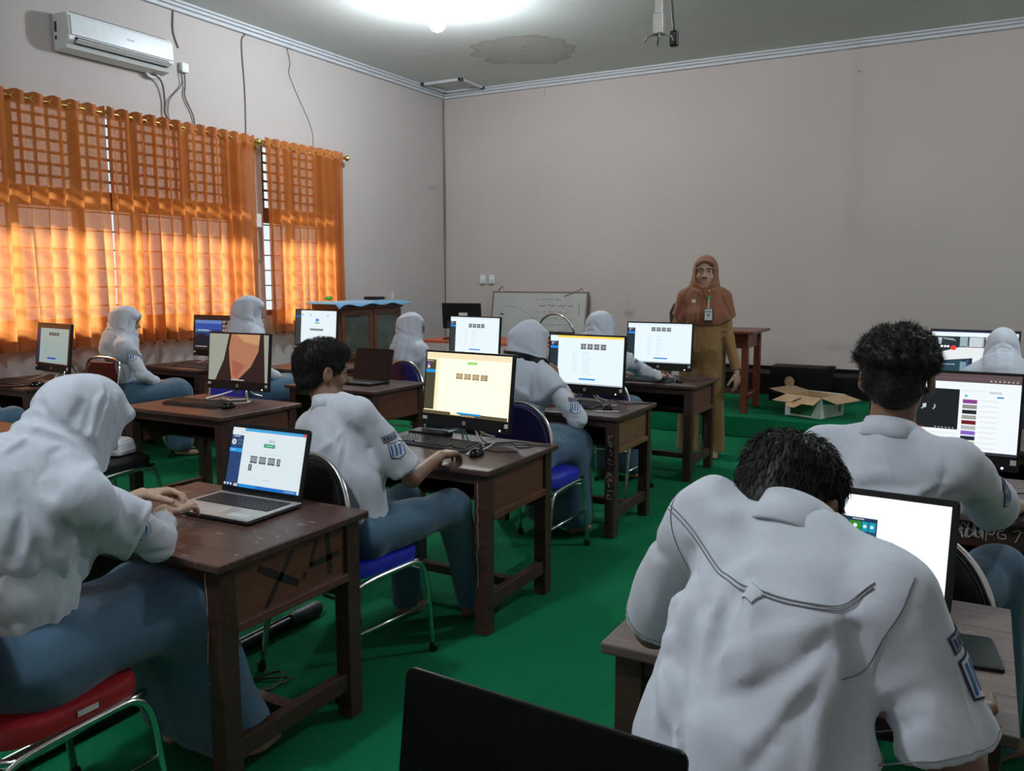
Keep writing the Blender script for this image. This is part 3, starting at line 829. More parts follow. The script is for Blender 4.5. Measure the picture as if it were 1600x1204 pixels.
            vs += [p0 - w, p0 + w, p0 + w2, m1 - w * .8, m1 + w * .8, m1 + w2 * .8, e1]
            fs += [(k, k + 1, k + 4, k + 3), (k + 1, k + 2, k + 5, k + 4), (k + 2, k, k + 3, k + 5), (k + 3, k + 4, k + 6, k + 6)[:3], (k + 4, k + 5, k + 6), (k + 5, k + 3, k + 6)]
        me2 = bpy.data.meshes.new('hair_tufts'); me2.from_pydata([tuple(a) for a in vs], [], fs); me2.materials.append(HAIRM)
        o2 = bpy.data.objects.new('hair_tufts', me2); COL.objects.link(o2)
        # one hair mesh: shell and tufts together
        bm = bmesh.new(); bm.from_mesh(me); bm.from_mesh(me2); bm.to_mesh(me); bm.free(); bpy.data.objects.remove(o2)
        for pl in me.polygons: pl.use_smooth = True
    bpy.context.view_layer.update()
    return p
def bvh(o):
    me = o.data
    return BVHTree.FromPolygons([v.co.copy() for v in me.vertices], [tuple(pl.vertices) for pl in me.polygons])
def snap(tree, pt, off=0.002):
    l, n, i, d = tree.find_nearest(Vector(pt))
    return l + n * off, n
def ray_line(tree, pts, d, k=8, off=0.001):
    d = Vector(d).normalized(); out = []
    for q in catmull([Vector(q) for q in pts], k):
        h_ = tree.ray_cast(q - d * 0.4, d, 0.8)
        if h_[0]: out.append(h_[0] - d * off)
    for _ in range(3): out = [out[0]] + [(out[i - 1] + out[i] * 2 + out[i + 1]) / 4 for i in range(1, len(out) - 1)] + [out[-1]]
    return out
def surf_line(tree, pts, k=8, off=0.001):
    P = catmull([Vector(q) for q in pts], k)
    return [snap(tree, q, off)[0] for q in P]
def badge(p, c, upd, w, hgt, polys, name='sleeve_badge', label=None):
    """cloth patch lying on the shirt round local point c; polys: (outline in -1..1, material, lift)"""
    l, n = snap(p.shirt_bvh, c, 0)
    n = n.normalized(); u = Vector(upd); u = (u - n * u.dot(n)).normalized(); r_ = u.cross(n)
    def b(mb):
        for poly, mt, lift in polys:
            # fan grid: subdivide the outline towards its centre
            cx = sum(a for a, _ in poly) / len(poly); cy = sum(a for _, a in poly) / len(poly); m = 4; base = len(mb.v)
            pl = []
            for i in range(len(poly)):
                a, b2 = poly[i], poly[(i + 1) % len(poly)]
                for j in range(4): pl.append((a[0] + (b2[0] - a[0]) * j / 4, a[1] + (b2[1] - a[1]) * j / 4))
            vs = [(cx, cy)] + [(cx + (x - cx) * q / m, cy + (y - cy) * q / m) for q in range(1, m + 1) for x, y in pl]
            out = []
            for x, y in vs:
                pt = l + r_ * x * w / 2 + u * y * hgt / 2
                hit = p.shirt_bvh.ray_cast(pt + n * 0.05, -n, 0.12)
                out.append((hit[0] if hit[0] else pt) + n * (0.0020 + lift))
            L = len(pl)
            fs = [(0, 1 + j, 1 + (j + 1) % L) for j in range(L)]
            for q in range(m - 1):
                for j in range(L): fs.append((1 + q * L + j, 1 + (q + 1) * L + j, 1 + (q + 1) * L + (j + 1) % L, 1 + q * L + (j + 1) % L))
            mb.raw(out, fs, mt)
    return part(name, p.T, None, b, label=label)
def osis(p, c, upd, size=0.055):
    sh = [(-1, -0.9), (0, -1.25), (1, -0.9), (1, 1), (-1, 1)]
    sh2 = [(x * 0.88, y * 0.90) for x, y in sh]
    st = [(sh, NAVY, 0.0), (sh2, WBADGE, 0.0008)]
    for k in range(3):
        x0 = -0.75 + 0.52 * k; st.append(([(x0, 0.75), (x0 + 0.26, 0.75), (x0 + 0.30, -0.1), (x0 + 0.14, -0.75), (x0 - 0.10, -0.75), (x0 + 0.02, -0.1)], BLUEB, 0.0016))
    badge(p, c, upd, size, size, st, label='white badge with three blue bands')
    u = nrm(np.array(upd, float)); c2 = np.array(c) + u * size * 0.95
    a = [(-1, -1), (1, -1), (1, 1), (-1, 1)]
    badge(p, c2, upd, size * 1.15, size * 0.42, [(a, NAVY, 0), ([(x * .92, y * .8) for x, y in a], GREYT, 0.0008)] +
          [([(-0.8 + 0.33 * k, -0.5), (-0.62 + 0.33 * k, -0.5), (-0.62 + 0.33 * k, 0.5), (-0.8 + 0.33 * k, 0.5)], NAVY, 0.0014) for k in range(5)], name='name_strip')
# ------------------------------------------------------------------ the room
XL, XR, YN, YF, ZC = -6.8, 2.6, -1.8, 10.15, 4.07
STZ, STY = 0.2, 7.93
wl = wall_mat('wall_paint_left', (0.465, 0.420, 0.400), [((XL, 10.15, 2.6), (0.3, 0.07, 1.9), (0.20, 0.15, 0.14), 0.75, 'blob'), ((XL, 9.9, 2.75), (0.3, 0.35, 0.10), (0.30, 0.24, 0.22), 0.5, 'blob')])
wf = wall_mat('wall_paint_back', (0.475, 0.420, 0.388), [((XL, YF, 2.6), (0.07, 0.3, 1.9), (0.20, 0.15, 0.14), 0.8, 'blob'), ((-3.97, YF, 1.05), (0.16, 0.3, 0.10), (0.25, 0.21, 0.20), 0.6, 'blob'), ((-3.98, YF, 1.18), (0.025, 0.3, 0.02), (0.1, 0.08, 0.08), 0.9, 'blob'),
      ((-5.2, YF, 3.93), (0.03, 0.3, 0.16), (0.3, 0.25, 0.24), 0.6, 'blob'), ((-1.4, YF, 0.72), (0.7, 0.3, 0.12), (0.33, 0.30, 0.29), 0.5, 'blob'), ((-1.35, YF, 3.74), (0.03, 0.3, 0.02), (0.15, 0.12, 0.12), 0.9, 'blob')])
wc = wall_mat('ceiling_paint', (0.60, 0.645, 0.62), [((-4.75, 8.75, ZC), (0.62, 0.62, 0.4), (0.38, 0.33, 0.26), 0.75, 'ring'), ((-4.85, 8.9, ZC), (0.16, 0.03, 0.3), (0.2, 0.17, 0.14), 0.8, 'blob'), ((-4.66, 8.6, ZC), (0.03, 0.03, 0.3), (0.1, 0.08, 0.07), 0.9, 'blob')])
TRIMW = mat('trim_white_paint', (0.50, 0.52, 0.54), 0.6, var=0.03)
struct('floor', CARPET, lambda m: m.bx(XL - .2, XR + .2, YN - .2, YF + .2, -0.12, 0))
struct('ceiling', wc, lambda m: m.bx(XL - .2, XR + .2, YN - .2, YF + .2, ZC, ZC + 0.12))
WIN = [(0.6, 6.32, 1.10, 2.96), (6.665, 7.66, 1.10, 2.96)]       # y0, y1, z0, z1
def lwall(m):
    ys = [YN - .2] + [v for w in WIN for v in w[:2]] + [YF + .2]
    for i in range(0, len(ys), 2): m.bx(XL - .18, XL, ys[i], ys[i + 1], 0, ZC)
    for y0, y1, z0, z1 in WIN: m.bx(XL - .18, XL, y0, y1, 0, z0); m.bx(XL - .18, XL, y0, y1, z1, ZC)
struct('wall_left', wl, lwall)
struct('wall_back', wf, lambda m: m.bx(XL, XR, YF, YF + .18, 0, ZC))
struct('wall_right', wl, lambda m: m.bx(XR, XR + .18, YN - .2, YF + .2, 0, ZC))
struct('wall_front', wl, lambda m: m.bx(XL, XR, YN - .18, YN, 0, ZC))
def cornice(m, x0, x1, y0, y1, dx, dy):
    for d, z0, z1 in ((0.095, ZC - 0.022, ZC), (0.070, ZC - 0.050, ZC - 0.022), (0.040, ZC - 0.080, ZC - 0.050)):
        m.bx(x0 if not dx else (x0 if dx > 0 else x1 - d), x1 if not dx else (x0 + d if dx > 0 else x1), y0 if not dy else (y0 if dy > 0 else y1 - d), y1 if not dy else (y0 + d if dy > 0 else y1), z0, z1)
def corn_l(m):
    for d, z0, z1 in ((0.100, -0.022, 0), (0.075, -0.050, -0.022), (0.045, -0.085, -0.050)): m.bx(XL, XL + d, YN, YF, ZC + z0, ZC + z1)
def corn_b(m):
    for d, z0, z1 in ((0.100, -0.022, 0), (0.075, -0.050, -0.022), (0.045, -0.085, -0.050)): m.bx(XL, XR, YF - d, YF, ZC + z0, ZC + z1)
struct('trim_1', TRIMW, corn_l, bevel=0.006); struct('trim_2', TRIMW, corn_b, bevel=0.006)
def hatch(m):
    x0, x1, y0, y1 = XL + 0.10, -6.06, 9.46, YF - 0.10
    for a in ((x0, x1, y0, y0 + .06), (x0, x1, y1 - .06, y1), (x0, x0 + .06, y0, y1), (x1 - .06, x1, y0, y1)): m.bx(*a, ZC - 0.035, ZC)
struct('trim_3', TRIMW, hatch, bevel=0.005)
struct('baseboard_back', mat('black_skirting', (0.005, 0.004, 0.004), 0.7, spec=0.1), lambda m: m.bx(-3.2, XR, YF - 0.03, YF, STZ, 0.475))
struct('ground', mat('outdoor_concrete', (0.5, 0.46, 0.42), 0.9), lambda m: m.bx(-14, XL - .2, -6, 16, -0.5, -0.3))
struct('roof_eave', mat('eave_boards', (0.25, 0.2, 0.17), 0.8), lambda m: m.bx(XL - 1.35, XL - .18, -4, 14, 3.22, 3.34))
FRAMEW = mat('window_frame_wood', (0.11, 0.045, 0.022), 0.5)
GLASS = None
def glass():
    m = bpy.data.materials.new('window_glass'); m.use_nodes = True; nt = m.node_tree; nt.nodes.clear()
    o = nt.nodes.new('ShaderNodeOutputMaterial'); t = nt.nodes.new('ShaderNodeBsdfTransparent'); g = nt.nodes.new('ShaderNodeBsdfGlossy')
    t.inputs[0].default_value = (0.93, 0.95, 0.95, 1); g.inputs['Roughness'].default_value = 0.03; mx = nt.nodes.new('ShaderNodeMixShader'); mx.inputs[0].default_value = 0.06
    nt.links.new(t.outputs[0], mx.inputs[1]); nt.links.new(g.outputs[0], mx.inputs[2]); nt.links.new(mx.outputs[0], o.inputs[0]); return m
GLASS = glass()
for wi, (y0, y1, z0, z1) in enumerate(WIN):
    zt = 2.20
    def frame(m):
        x0, x1 = XL - 0.14, XL - 0.05
        for a in ((y0, y1, z0, z0 + .06), (y0, y1, z1 - .05, z1), (y0, y1, zt - 0.10, zt + 0.06)): m.bx(x0, x1, *a)
        n = max(1, round((y1 - y0) / 0.57))
        for k in range(n + 1):
            y = y0 + (y1 - y0) * k / n; m.bx(x0, x1, max(y0, y - .03), min(y1, y + .03), z0, z1)
    w = struct('window_%d' % (wi + 1), FRAMEW, frame, bevel=0.003)
    def lattice(m):
        x = XL - 0.09; k = 0
        y = y0 + 0.095
        while y < y1: m.bx(x - .012, x + .012, y - .009, y + .009, zt + .05, z1); y += 0.115
        z = zt + 0.15
        while z < z1: m.bx(x - .012, x + .012, y0, y1, z - .011, z + .011); z += 0.098
    part('lattice', w, FRAMEW, lattice)
    def bars(m):
        x = XL - 0.155; z = z0 + .16
        while z < zt - .1: m.bx(x - .006, x + .006, y0, y1, z - .006, z + .006); z += 0.165
    part('grille', w, BLACKP, bars)
    part('pane', w, GLASS, lambda m: m.bx(XL - .105, XL - .101, y0, y1, z0 + .05, z1 - .05))
plat = single('stage_platform', 'low green carpeted stage platform along the far wall', 'platform', CARPET, lambda m: m.bx(-3.2, XR - 0.002, STY, YF - 0.002, 0, STZ), bevel=0.012)

# ------------------------------------------------------------------ curtains
def curtain(y0, y1, nf, label, seed, hem=0.92):
    r_ = random.Random(seed); XC = XL + 0.150; top = 2.955
    T = thing('curtain', label, 'curtain', (XC, (y0 + y1) / 2, hem), 0, 'orange grommet curtains')
    n = nf * 12; nz = 26; amp = [r_.uniform(0.026, 0.050) for _ in range(nf + 2)]; ph = [r_.uniform(-0.5, 0.5) for _ in range(nf + 2)]; vs = []
    for j in range(nz + 1):
        t = j / nz; z = top - (top - hem) * t
        for i in range(n + 1):
            u = i / n; k = u * nf; ki = min(nf, int(k)); fr = k - ki
            a = amp[ki] * (1 - fr) + amp[ki + 1] * fr; p_ = (ph[ki] * (1 - fr) + ph[ki + 1] * fr) * t * 1.6
            s_ = math.sin(2 * math.pi * k + p_)
            s_ = math.copysign(abs(s_) ** 0.8, s_)
            x = s_ * a * (0.85 + 0.35 * t) + 0.012 * math.sin(3.1 * k + 5 * t) * t
            y = y0 + (y1 - y0) * u + 0.018 * t * math.sin(1.7 * k + seed) + 0.012 * math.cos(2 * math.pi * k) * (0.3 + t)
            zz = z + 0.012 * math.sin(2 * math.pi * k + 1.2) * t + (0.008 * math.cos(4 * math.pi * k) if j == 0 else 0)
            vs.append((x, y - (y0 + y1) / 2, zz - hem))
    fs = [(j * (n + 1) + i, j * (n + 1) + i + 1, (j + 1) * (n + 1) + i + 1, (j + 1) * (n + 1) + i) for j in range(nz) for i in range(n)]
    o = part('cloth', T, CURT, lambda m: m.raw(vs, fs), smooth=True)
    def header(m):
        hv = [(x + (0.0015 if x > 0 else 0.0015), y, z) for x, y, z in vs[:n + 1]]
        for i in range(n + 1):
            x, y, z = vs[i]; m.v += [(x + .003, y, z), (x + .003, y, z - 0.085)]
        for i in range(n): m.f.append((2 * i, 2 * i + 2, 2 * i + 3, 2 * i + 1)); m.m.append(0)
    part('header', T, cloth_mat('curtain_header', (0.42, 0.13, 0.035)), header, smooth=True)
    def hemb(m):
        for i in range(n + 1):
            for j in (nz - 1, nz):
                x, y, z = vs[j * (n + 1) + i]; m.v.append((x + .003, y, z))
        for i in range(n): m.f.append((2 * i, 2 * i + 2, 2 * i + 3, 2 * i + 1)); m.m.append(0)
    part('hem', T, cloth_mat('curtain_hem', (0.36, 0.11, 0.03)), hemb, smooth=True)
    ring = lambda m: m.tube([(0, 0.021 * math.cos(a * math.pi / 8), 0.021 * math.sin(a * math.pi / 8)) for a in range(16)], 0.0035, 6, closed=True)
    for k in range(2 * nf):
        u = (k * 0.5 + 0.02) / nf
        if u < 1: part('grommet', T, BRASS, ring, key='grommet', smooth=True, loc=(0.0, (y0 - y1) / 2 + (y1 - y0) * u, 2.908 - hem), rot=(0, 0, R(38 if k % 2 else -38)))
    return T
curtain(1.35, 4.74, 22, 'long orange curtain at the left edge, left of the bright slit', 3)
curtain(4.762, 6.43, 12, 'orange curtain between the bright slit and the wall pier', 5)
curtain(6.58, 7.80, 9, 'narrow orange curtain on the separate short rod near the cabinet', 8)
def rod(y0, y1, label):
    T = thing('curtain_rod', label, 'curtain rod', (XL + 0.125, (y0 + y1) / 2, 2.908), 0, None); h = (y1 - y0) / 2
    part('rod', T, BRASS, lambda m: m.tube([(0, -h, 0), (0, h, 0)], 0.0125, 12), smooth='auto')
    for s in (-1, 1):
        fin = lambda m: m.lathe([(0.012, 0), (0.020, 0.004), (0.013, 0.012), (0.013, 0.022), (0.028, 0.034), (0.036, 0.050), (0.028, 0.068), (0.012, 0.078), (0.006, 0.086)], n=16, axis='y')
        part('finial', T, BRASS, fin, key='finial', smooth='auto', loc=(0, s * h, 0), rot=(0, 0, R(180) if s < 0 else 0))
        part('bracket', T, BRASS, lambda m: m.bx(-0.13, 0.0, -0.012, 0.012, -0.03, -0.012) and m.bx(-0.13, -0.12, -0.03, 0.03, -0.06, 0.03), key='rodbracket', loc=(0, s * (h - 0.03), 0), bevel=0.003)
rod(1.25, 6.46, 'long brass curtain rod over the two left curtains')
rod(6.55, 7.86, 'short brass curtain rod with round finials over the narrow curtain')

# ------------------------------------------------------------------ air conditioner, wires, sockets
def ac():
    T = thing('air_conditioner', 'white wall air conditioner above the orange curtains', 'air conditioner', (XL, 4.93, 3.36))
    def body(m):
        pr = [(0, 0.0), (0.05, -0.01), (0.15, 0.01), (0.205, 0.07), (0.215, 0.13), (0.21, 0.24), (0.19, 0.285), (0.0, 0.29)]
        n = len(pr)
        for y in (-0.51, 0.51): m.v += [(x, y, z) for x, z in pr]
        m.f += [tuple(range(n)), tuple(range(n, 2 * n))[::-1]] + [(i, (i + 1) % n, n + (i + 1) % n, n + i) for i in range(n)]; m.m += [0] * (n + 2)
    part('housing', T, WHITEP, body, bevel=0.012)
    part('front_panel', T, mat('ac_panel', (0.60, 0.64, 0.66), 0.25, var=0.03), lambda m: m.box((0.216, 0, 0.18), (0.012, 0.985, 0.155), Matrix.Rotation(R(-1), 3, 'Y')), bevel=0.005)
    part('outlet', T, BLACKP, lambda m: m.box((0.198, 0, 0.068), (0.020, 0.90, 0.055), Matrix.Rotation(R(40), 3, 'Y')))
    part('louvre', T, WHITEP, lambda m: m.box((0.232, 0, 0.058), (0.005, 0.92, 0.055), Matrix.Rotation(R(62), 3, 'Y')), bevel=0.002)
    def gr(m):
        for k in range(7): m.bx(0.03 + k * 0.022, 0.04 + k * 0.022, -0.46, 0.46, 0.288, 0.294)
    part('top_grille', T, DGREY, gr)
    part('brand_plate', T, mat('ac_logo', (0.25, 0.27, 0.3), 0.4), lambda m: m.bx(0.222, 0.2245, 0.02, 0.09, 0.175, 0.187))
    part('side_label', T, DGREY, lambda m: m.bx(0.03, 0.06, -0.5125, -0.509, 0.14, 0.22) and m.bx(0.03, 0.055, -0.5125, -0.509, 0.08, 0.11))
    def pipe(m): m.tube([(0.06, 0.47, 0.02), (0.05, 0.44, -0.02), (0.045, 0.38, -0.035), (0.05, 0.33, -0.01)], 0.014, 8, smooth=4)
    part('pipe_stub', T, WHITEP, pipe, smooth=True)
ac()
single('wall_plug', 'small white plug box at the end of the air conditioner', 'plug', WHITEP, lambda m: m.bx(XL, XL + .05, 5.66, 5.74, 3.44, 3.53), bevel=0.008)
def wire(name, label, pts, r=0.006, mt=None, cat='cable', group=None, sm=6):
    return single(name, label, cat, mt or CABLE, lambda m: m.tube(pts, r, 6, smooth=sm), smooth=True, group=group)
GW = mat('dull_brown_wire', (0.12, 0.10, 0.09), 0.6)
wire('wall_cable', 'short dark cable rising from the air conditioner to the cornice', [(XL + .008, 5.62, 3.985), (XL + .008, 5.61, 3.8), (XL + .01, 5.66, 3.66)], 0.007, GW)
wire('wall_cable', 'straight dark cable from the cornice down to the curtain rod', [(XL + .008, 6.50, 3.985), (XL + .008, 6.45, 3.88), (XL + .008, 6.47, 3.4), (XL + .008, 6.46, 2.9)], 0.006, GW)
wire('wall_cable', 'thin wavy wire on the wall above the narrow curtain', [(XL + .006, 7.10, 3.985), (XL + .006, 7.14, 3.84), (XL + .006, 7.12, 3.72), (XL + .006, 7.25, 3.5), (XL + .006, 7.42, 3.25), (XL + .006, 7.47, 3.1), (XL + .006, 7.46, 2.95)], 0.0035, GW)
wire('wall_cable', 'leftmost dark cable looping from under the air conditioner to the rod', [(XL + .08, 5.30, 3.36), (XL + .05, 5.42, 3.30), (XL + .03, 5.46, 3.15), (XL + .03, 5.46, 3.02), (XL + .05, 5.55, 2.93)], 0.009, GW)
wire('wall_cable', 'middle thin cable hanging between air conditioner and rod', [(XL + .03, 5.66, 3.46), (XL + .02, 5.66, 3.32), (XL + .02, 5.52, 3.16), (XL + .02, 5.50, 3.0), (XL + .03, 5.54, 2.93)], 0.005, GW)
wire('wall_cable', 'right dark cable from the plug box curving down to the rod', [(XL + .03, 5.70, 3.46), (XL + .02, 5.71, 3.33), (XL + .02, 5.70, 3.22), (XL + .02, 5.78, 3.08), (XL + .02, 5.80, 2.99), (XL + .04, 5.78, 2.93)], 0.007, GW)
wire('wall_cable', 'brown cable down the far corner of the room', [(XL + .012, YF - .02, 3.97), (XL + .012, YF - .016, 3.2), (XL + .02, YF - .014, 2.4), (XL + .012, YF - .014, 1.5), (XL + .012, YF - .014, 0.5)], 0.009, mat('corner_wire', (0.2, 0.15, 0.14), 0.7))
def sockbox():
    T = thing('wall_socket', 'white socket box on the wall pier between the curtains', 'socket', (XL, 6.55, 2.06))
    part('box', T, WHITEP, lambda m: m.bx(0, 0.05, -0.055, 0.055, -0.02, 0.12), bevel=0.006)
    part('cord', T, GW, lambda m: m.tube([(0.03, -0.03, -0.02), (0.03, -0.035, -0.2), (0.03, -0.01, -0.36), (0.03, 0.04, -0.38), (0.03, 0.05, -0.2), (0.03, 0.045, -0.02)], 0.005, 6, smooth=6), smooth=True)
sockbox()
for k, x in enumerate((-6.16, -6.01)):
    T = thing('wall_socket', ('left' if k == 0 else 'right') + ' of the two small white sockets on the far wall', 'socket', (x, YF, 1.49), 0, 'white sockets on the far wall')
    part('plate', T, WHITEP, lambda m: m.bx(-0.045, 0.045, -0.02, 0, -0.065, 0.065), key='sockplate', bevel=0.006)
    part('plug', T, STICK, lambda m: m.bx(-0.028, 0.028, -0.055, -0.02, -0.062, 0.0), key='sockplug', bevel=0.008)
# lamp, projector mount
def lamp(label, x, y, drop=0.16, st=1.0):
    T = thing('ceiling_lamp', label, 'lamp', (x, y, ZC), 0, 'ceiling bulbs')
    T.scale = (1.5, 1.5, 1.5)
    part('socket', T, WHITEP, lambda m: m.lathe([(0.05, 0), (0.05, -0.02), (0.025, -0.03), (0.022, -0.075)], n=20), key='lampsocket', smooth='auto')
    m_ = glow((0.86, 0.93, 1.0), LAMP_STRENGTH * st / 2.25)
    part('bulb', T, m_, lambda m: m.lathe([(0.016, -0.072), (0.022, -0.085), (0.040, -0.115), (0.052, -0.150), (0.050, -0.178), (0.034, -0.202), (0.012, -0.213), (0.001, -0.214)], n=20), smooth=True)
lamp('lit white bulb on the ceiling above the cabinet', -4.54, 6.69)
lamp('added fill bulb out of view on the ceiling over the back rows', -2.2, 0.2, st=1.05)  # fill light outside the frame, added to brighten the foreground
lamp('added fill bulb out of view on the ceiling at the right side of the stage', 1.2, 5.6, st=0.95)  # second added fill, never in view, lifts the right wall and ceiling
def mount():
    T = thing('projector_mount', 'empty metal projector bracket hanging from the ceiling', 'bracket', (-1.79, 4.98, 2.9))
    GR = mat('bracket_metal', (0.36, 0.34, 0.31), 0.4, 0.6)
    part('pole', T, GR, lambda m: m.bx(-0.024, 0.024, -0.024, 0.024, 0.10, ZC - 2.9), bevel=0.004)
    part('collar', T, GR, lambda m: m.bx(-0.032, 0.032, -0.032, 0.032, 0.04, 0.16), bevel=0.004)
    part('ceiling_plate', T, GR, lambda m: m.bx(-0.09, 0.09, -0.09, 0.09, ZC - 2.9 - 0.01, ZC - 2.9))
    for a in (20, 115, 200, 290):
        dx, dy = math.cos(R(a)), math.sin(R(a))
        part('arm', T, GR, lambda m: m.tube([(0, 0, 0.05), (dx * .03, dy * .03, 0.045), (dx * 0.07, dy * .07, 0.03), (dx * .085, dy * .085, 0.0)], 0.006, 6), smooth=True)
mount()
wire('hanging_cable', 'black cable hanging beside the projector bracket pole', [(-1.77, 5.02, ZC), (-1.76, 5.03, 3.5), (-1.74, 5.04, 3.2), (-1.73, 5.05, 3.05), (-1.72, 5.05, 2.97)], 0.008)
single('cable_plug', 'black plug at the end of the hanging cable by the bracket', 'plug', BLACKP, lambda m: m.bx(-1.745, -1.695, 5.03, 5.07, 2.88, 2.97), bevel=0.01)

# ------------------------------------------------------------------ furniture
def desk(label, xc, y0, W=0.84, D=0.65, H=0.72, yaw=0, side=None, top=None, group='wooden student desks', front=None):
    T = thing('student_desk', label, 'desk', (xc, y0 + D / 2, 0), yaw, group)
    k = (round(W, 2), round(D, 2), round(H, 2)); sd = side or DESKS
    hx, hy = W / 2, D / 2; lw = 0.062
    part('desktop', T, top or DESKT, lambda m: m.bx(-hx, hx, -hy, hy, H - 0.024, H), bevel=0.004, key=('top', k, (top or DESKT).name))
    for sx in (-1, 1):
        for sy in (-1, 1):
            part('leg', T, DESK, lambda m: m.box((0, 0, (H - .024) / 2), (lw, lw, H - .024)), bevel=0.004, key=('leg', H), loc=(sx * (hx - 0.025 - lw / 2), sy * (hy - 0.025 - lw / 2), 0))
        part('side_panel', T, sd, lambda m: m.bx(-0.010, 0.010, -hy + 0.085, hy - 0.085, H - 0.205, H - 0.024), key=('sp', k, sd.name), loc=(sx * (hx - 0.048), 0, 0))
        part('ledge', T, sd, lambda m: m.bx(-0.018, 0.018, -hy + 0.085, hy - 0.085, H - 0.228, H - 0.200), key=('lg', k, sd.name), loc=(sx * (hx - 0.040), 0, 0), bevel=0.003)
        part('side_stretcher', T, DESK, lambda m: m.bx(-0.018, 0.018, -hy + 0.085, hy - 0.085, 0.105, 0.165), key=('ss', k), loc=(sx * (hx - 0.052), 0, 0), bevel=0.003)
    part('back_panel', T, DESK, lambda m: m.bx(-hx + 0.085, hx - 0.085, hy - 0.06, hy - 0.04, H - 0.30, H - 0.024), key=('bp', k))
    part('front_rail', T, DESK, lambda m: m.bx(-hx + 0.085, hx - 0.085, -hy + 0.035, -hy + 0.055, H - (0.07 if not front else front), H - 0.024), key=('fr', k, front))
    part('book_shelf', T, DESK, lambda m: m.bx(-hx + 0.06, hx - 0.06, -hy + 0.30, hy - 0.05, H - 0.222, H - 0.206), key=('bs', k))
    part('middle_stretcher', T, DESK, lambda m: m.bx(-hx + 0.06, hx - 0.06, -0.025, 0.025, 0.115, 0.155), key=('ms', k), bevel=0.003)
    return T
def chair(label, x, y, yaw=0, vin=None, group='padded metal chairs', z=0, square=False, seat=None, openback=False):
    T = thing('padded_chair', label, 'chair', (x, y, z), yaw, group); vin = vin or BLUEV; sm = seat or vin
    def seatb(m):
        o = []
        for zz, s in ((0.405, 0.93), (0.412, 0.985), (0.440, 1.0), (0.458, 0.97), (0.466, 0.88)):
            ring = []
            for k in range(32):
                a = 2 * math.pi * k / 32; c, s2 = math.cos(a), math.sin(a); e = 0.42
                ring.append((math.copysign(abs(c) ** e, c) * 0.215 * s, math.copysign(abs(s2) ** e, s2) * 0.20 * s + 0.015, zz))
            o.append(ring)
        vs = [p for r_ in o for p in r_]; fs = [(i * 32 + k, i * 32 + (k + 1) % 32, (i + 1) * 32 + (k + 1) % 32, (i + 1) * 32 + k) for i in range(4) for k in range(32)]
        fs += [tuple(range(32))[::-1], tuple(range(128, 160))]; m.raw(vs, fs)
    part('seat', T, sm, seatb, key='chairseat_' + sm.name, smooth='auto')
    def outline(s=1.0, n=24):
        pts = []
        if square: q = [(-0.19, 0), (-0.205, 0.22), (-0.15, 0.33), (0.15, 0.33), (0.205, 0.22), (0.19, 0)]; return [(a * s, b * s if b else 0) for a, b in q]
        for k in range(n + 1):
            a = math.pi * k / n; pts.append((-math.cos(a) * 0.205 * s, 0.10 + math.sin(a) * 0.225 * s))
        return [(-0.19 * s, 0)] + pts + [(0.19 * s, 0)]
    tilt = Matrix.Translation((0, -0.215, 0.53)) @ Matrix.Rotation(R(90 - 10) * 1, 4, 'X')
    def backb(m):
        m.prism(outline(0.96) if not openback else [(-0.19, 0), (-0.20, 0.15), (0.20, 0.15), (0.19, 0)], tilt @ Matrix.Translation((0, 0, -0.018)), 0.036)
    part('backrest', T, vin, backb, key='chairback_%s_%s%s' % (vin.name, square, openback), bevel=0.012)
    def bf(m):
        pts = [tilt @ Vector((a, b, 0)) for a, b in outline(1.02)]
        lo_l, lo_r = pts[0], pts[-1]
        def tail(p, s): return [Vector((0.205 * s, 0.20, 0.405)), Vector((0.205 * s, 0.05, 0.395)), Vector((0.205 * s, -0.13, 0.385)), Vector((0.203 * s, -0.205, 0.42)), Vector((0.20 * s, -0.222, 0.50))]
        P = tail(lo_l, -1) + pts[1:-1] + tail(lo_r, 1)[::-1]
        m.tube(P, 0.0115, 8, smooth=3)
    part('back_frame', T, CHROME, bf, key='chairbf_%s' % square, smooth=True)
    for s in (-1, 1):
        def leg(m): m.tube([(0.215 * s, -0.26, 0.012), (0.213 * s, -0.215, 0.25), (0.212 * s, -0.185, 0.36), (0.21 * s, -0.12, 0.392), (0.21 * s, 0.08, 0.400), (0.21 * s, 0.165, 0.395), (0.213 * s, 0.205, 0.35), (0.215 * s, 0.225, 0.25), (0.215 * s, 0.25, 0.012)], 0.0115, 8, smooth=4)
        part('leg_frame', T, CHROME, leg, key='chairleg%d' % s, smooth=True)
        part('rung', T, CHROME, lambda m: m.tube([(0.214 * s, -0.222, 0.21), (0.214 * s, 0.229, 0.21)], 0.007, 8), key='chairrung%d' % s, smooth=True)
        for yy in (-0.262, 0.252): part('foot_cap', T, BLACKP, lambda m: m.lathe([(0.016, 0), (0.016, 0.028), (0.012, 0.032)], n=12), key='footcap', loc=(0.215 * s, yy, 0), smooth='auto')
    for q_, (yy, zz) in enumerate(((-0.19, 0.34), (0.20, 0.36))): part('cross_rung', T, CHROME, lambda m: m.tube([(-0.213, yy, zz), (0.213, yy, zz)], 0.007, 8), key='chaircross%d' % q_, smooth=True)
    return T

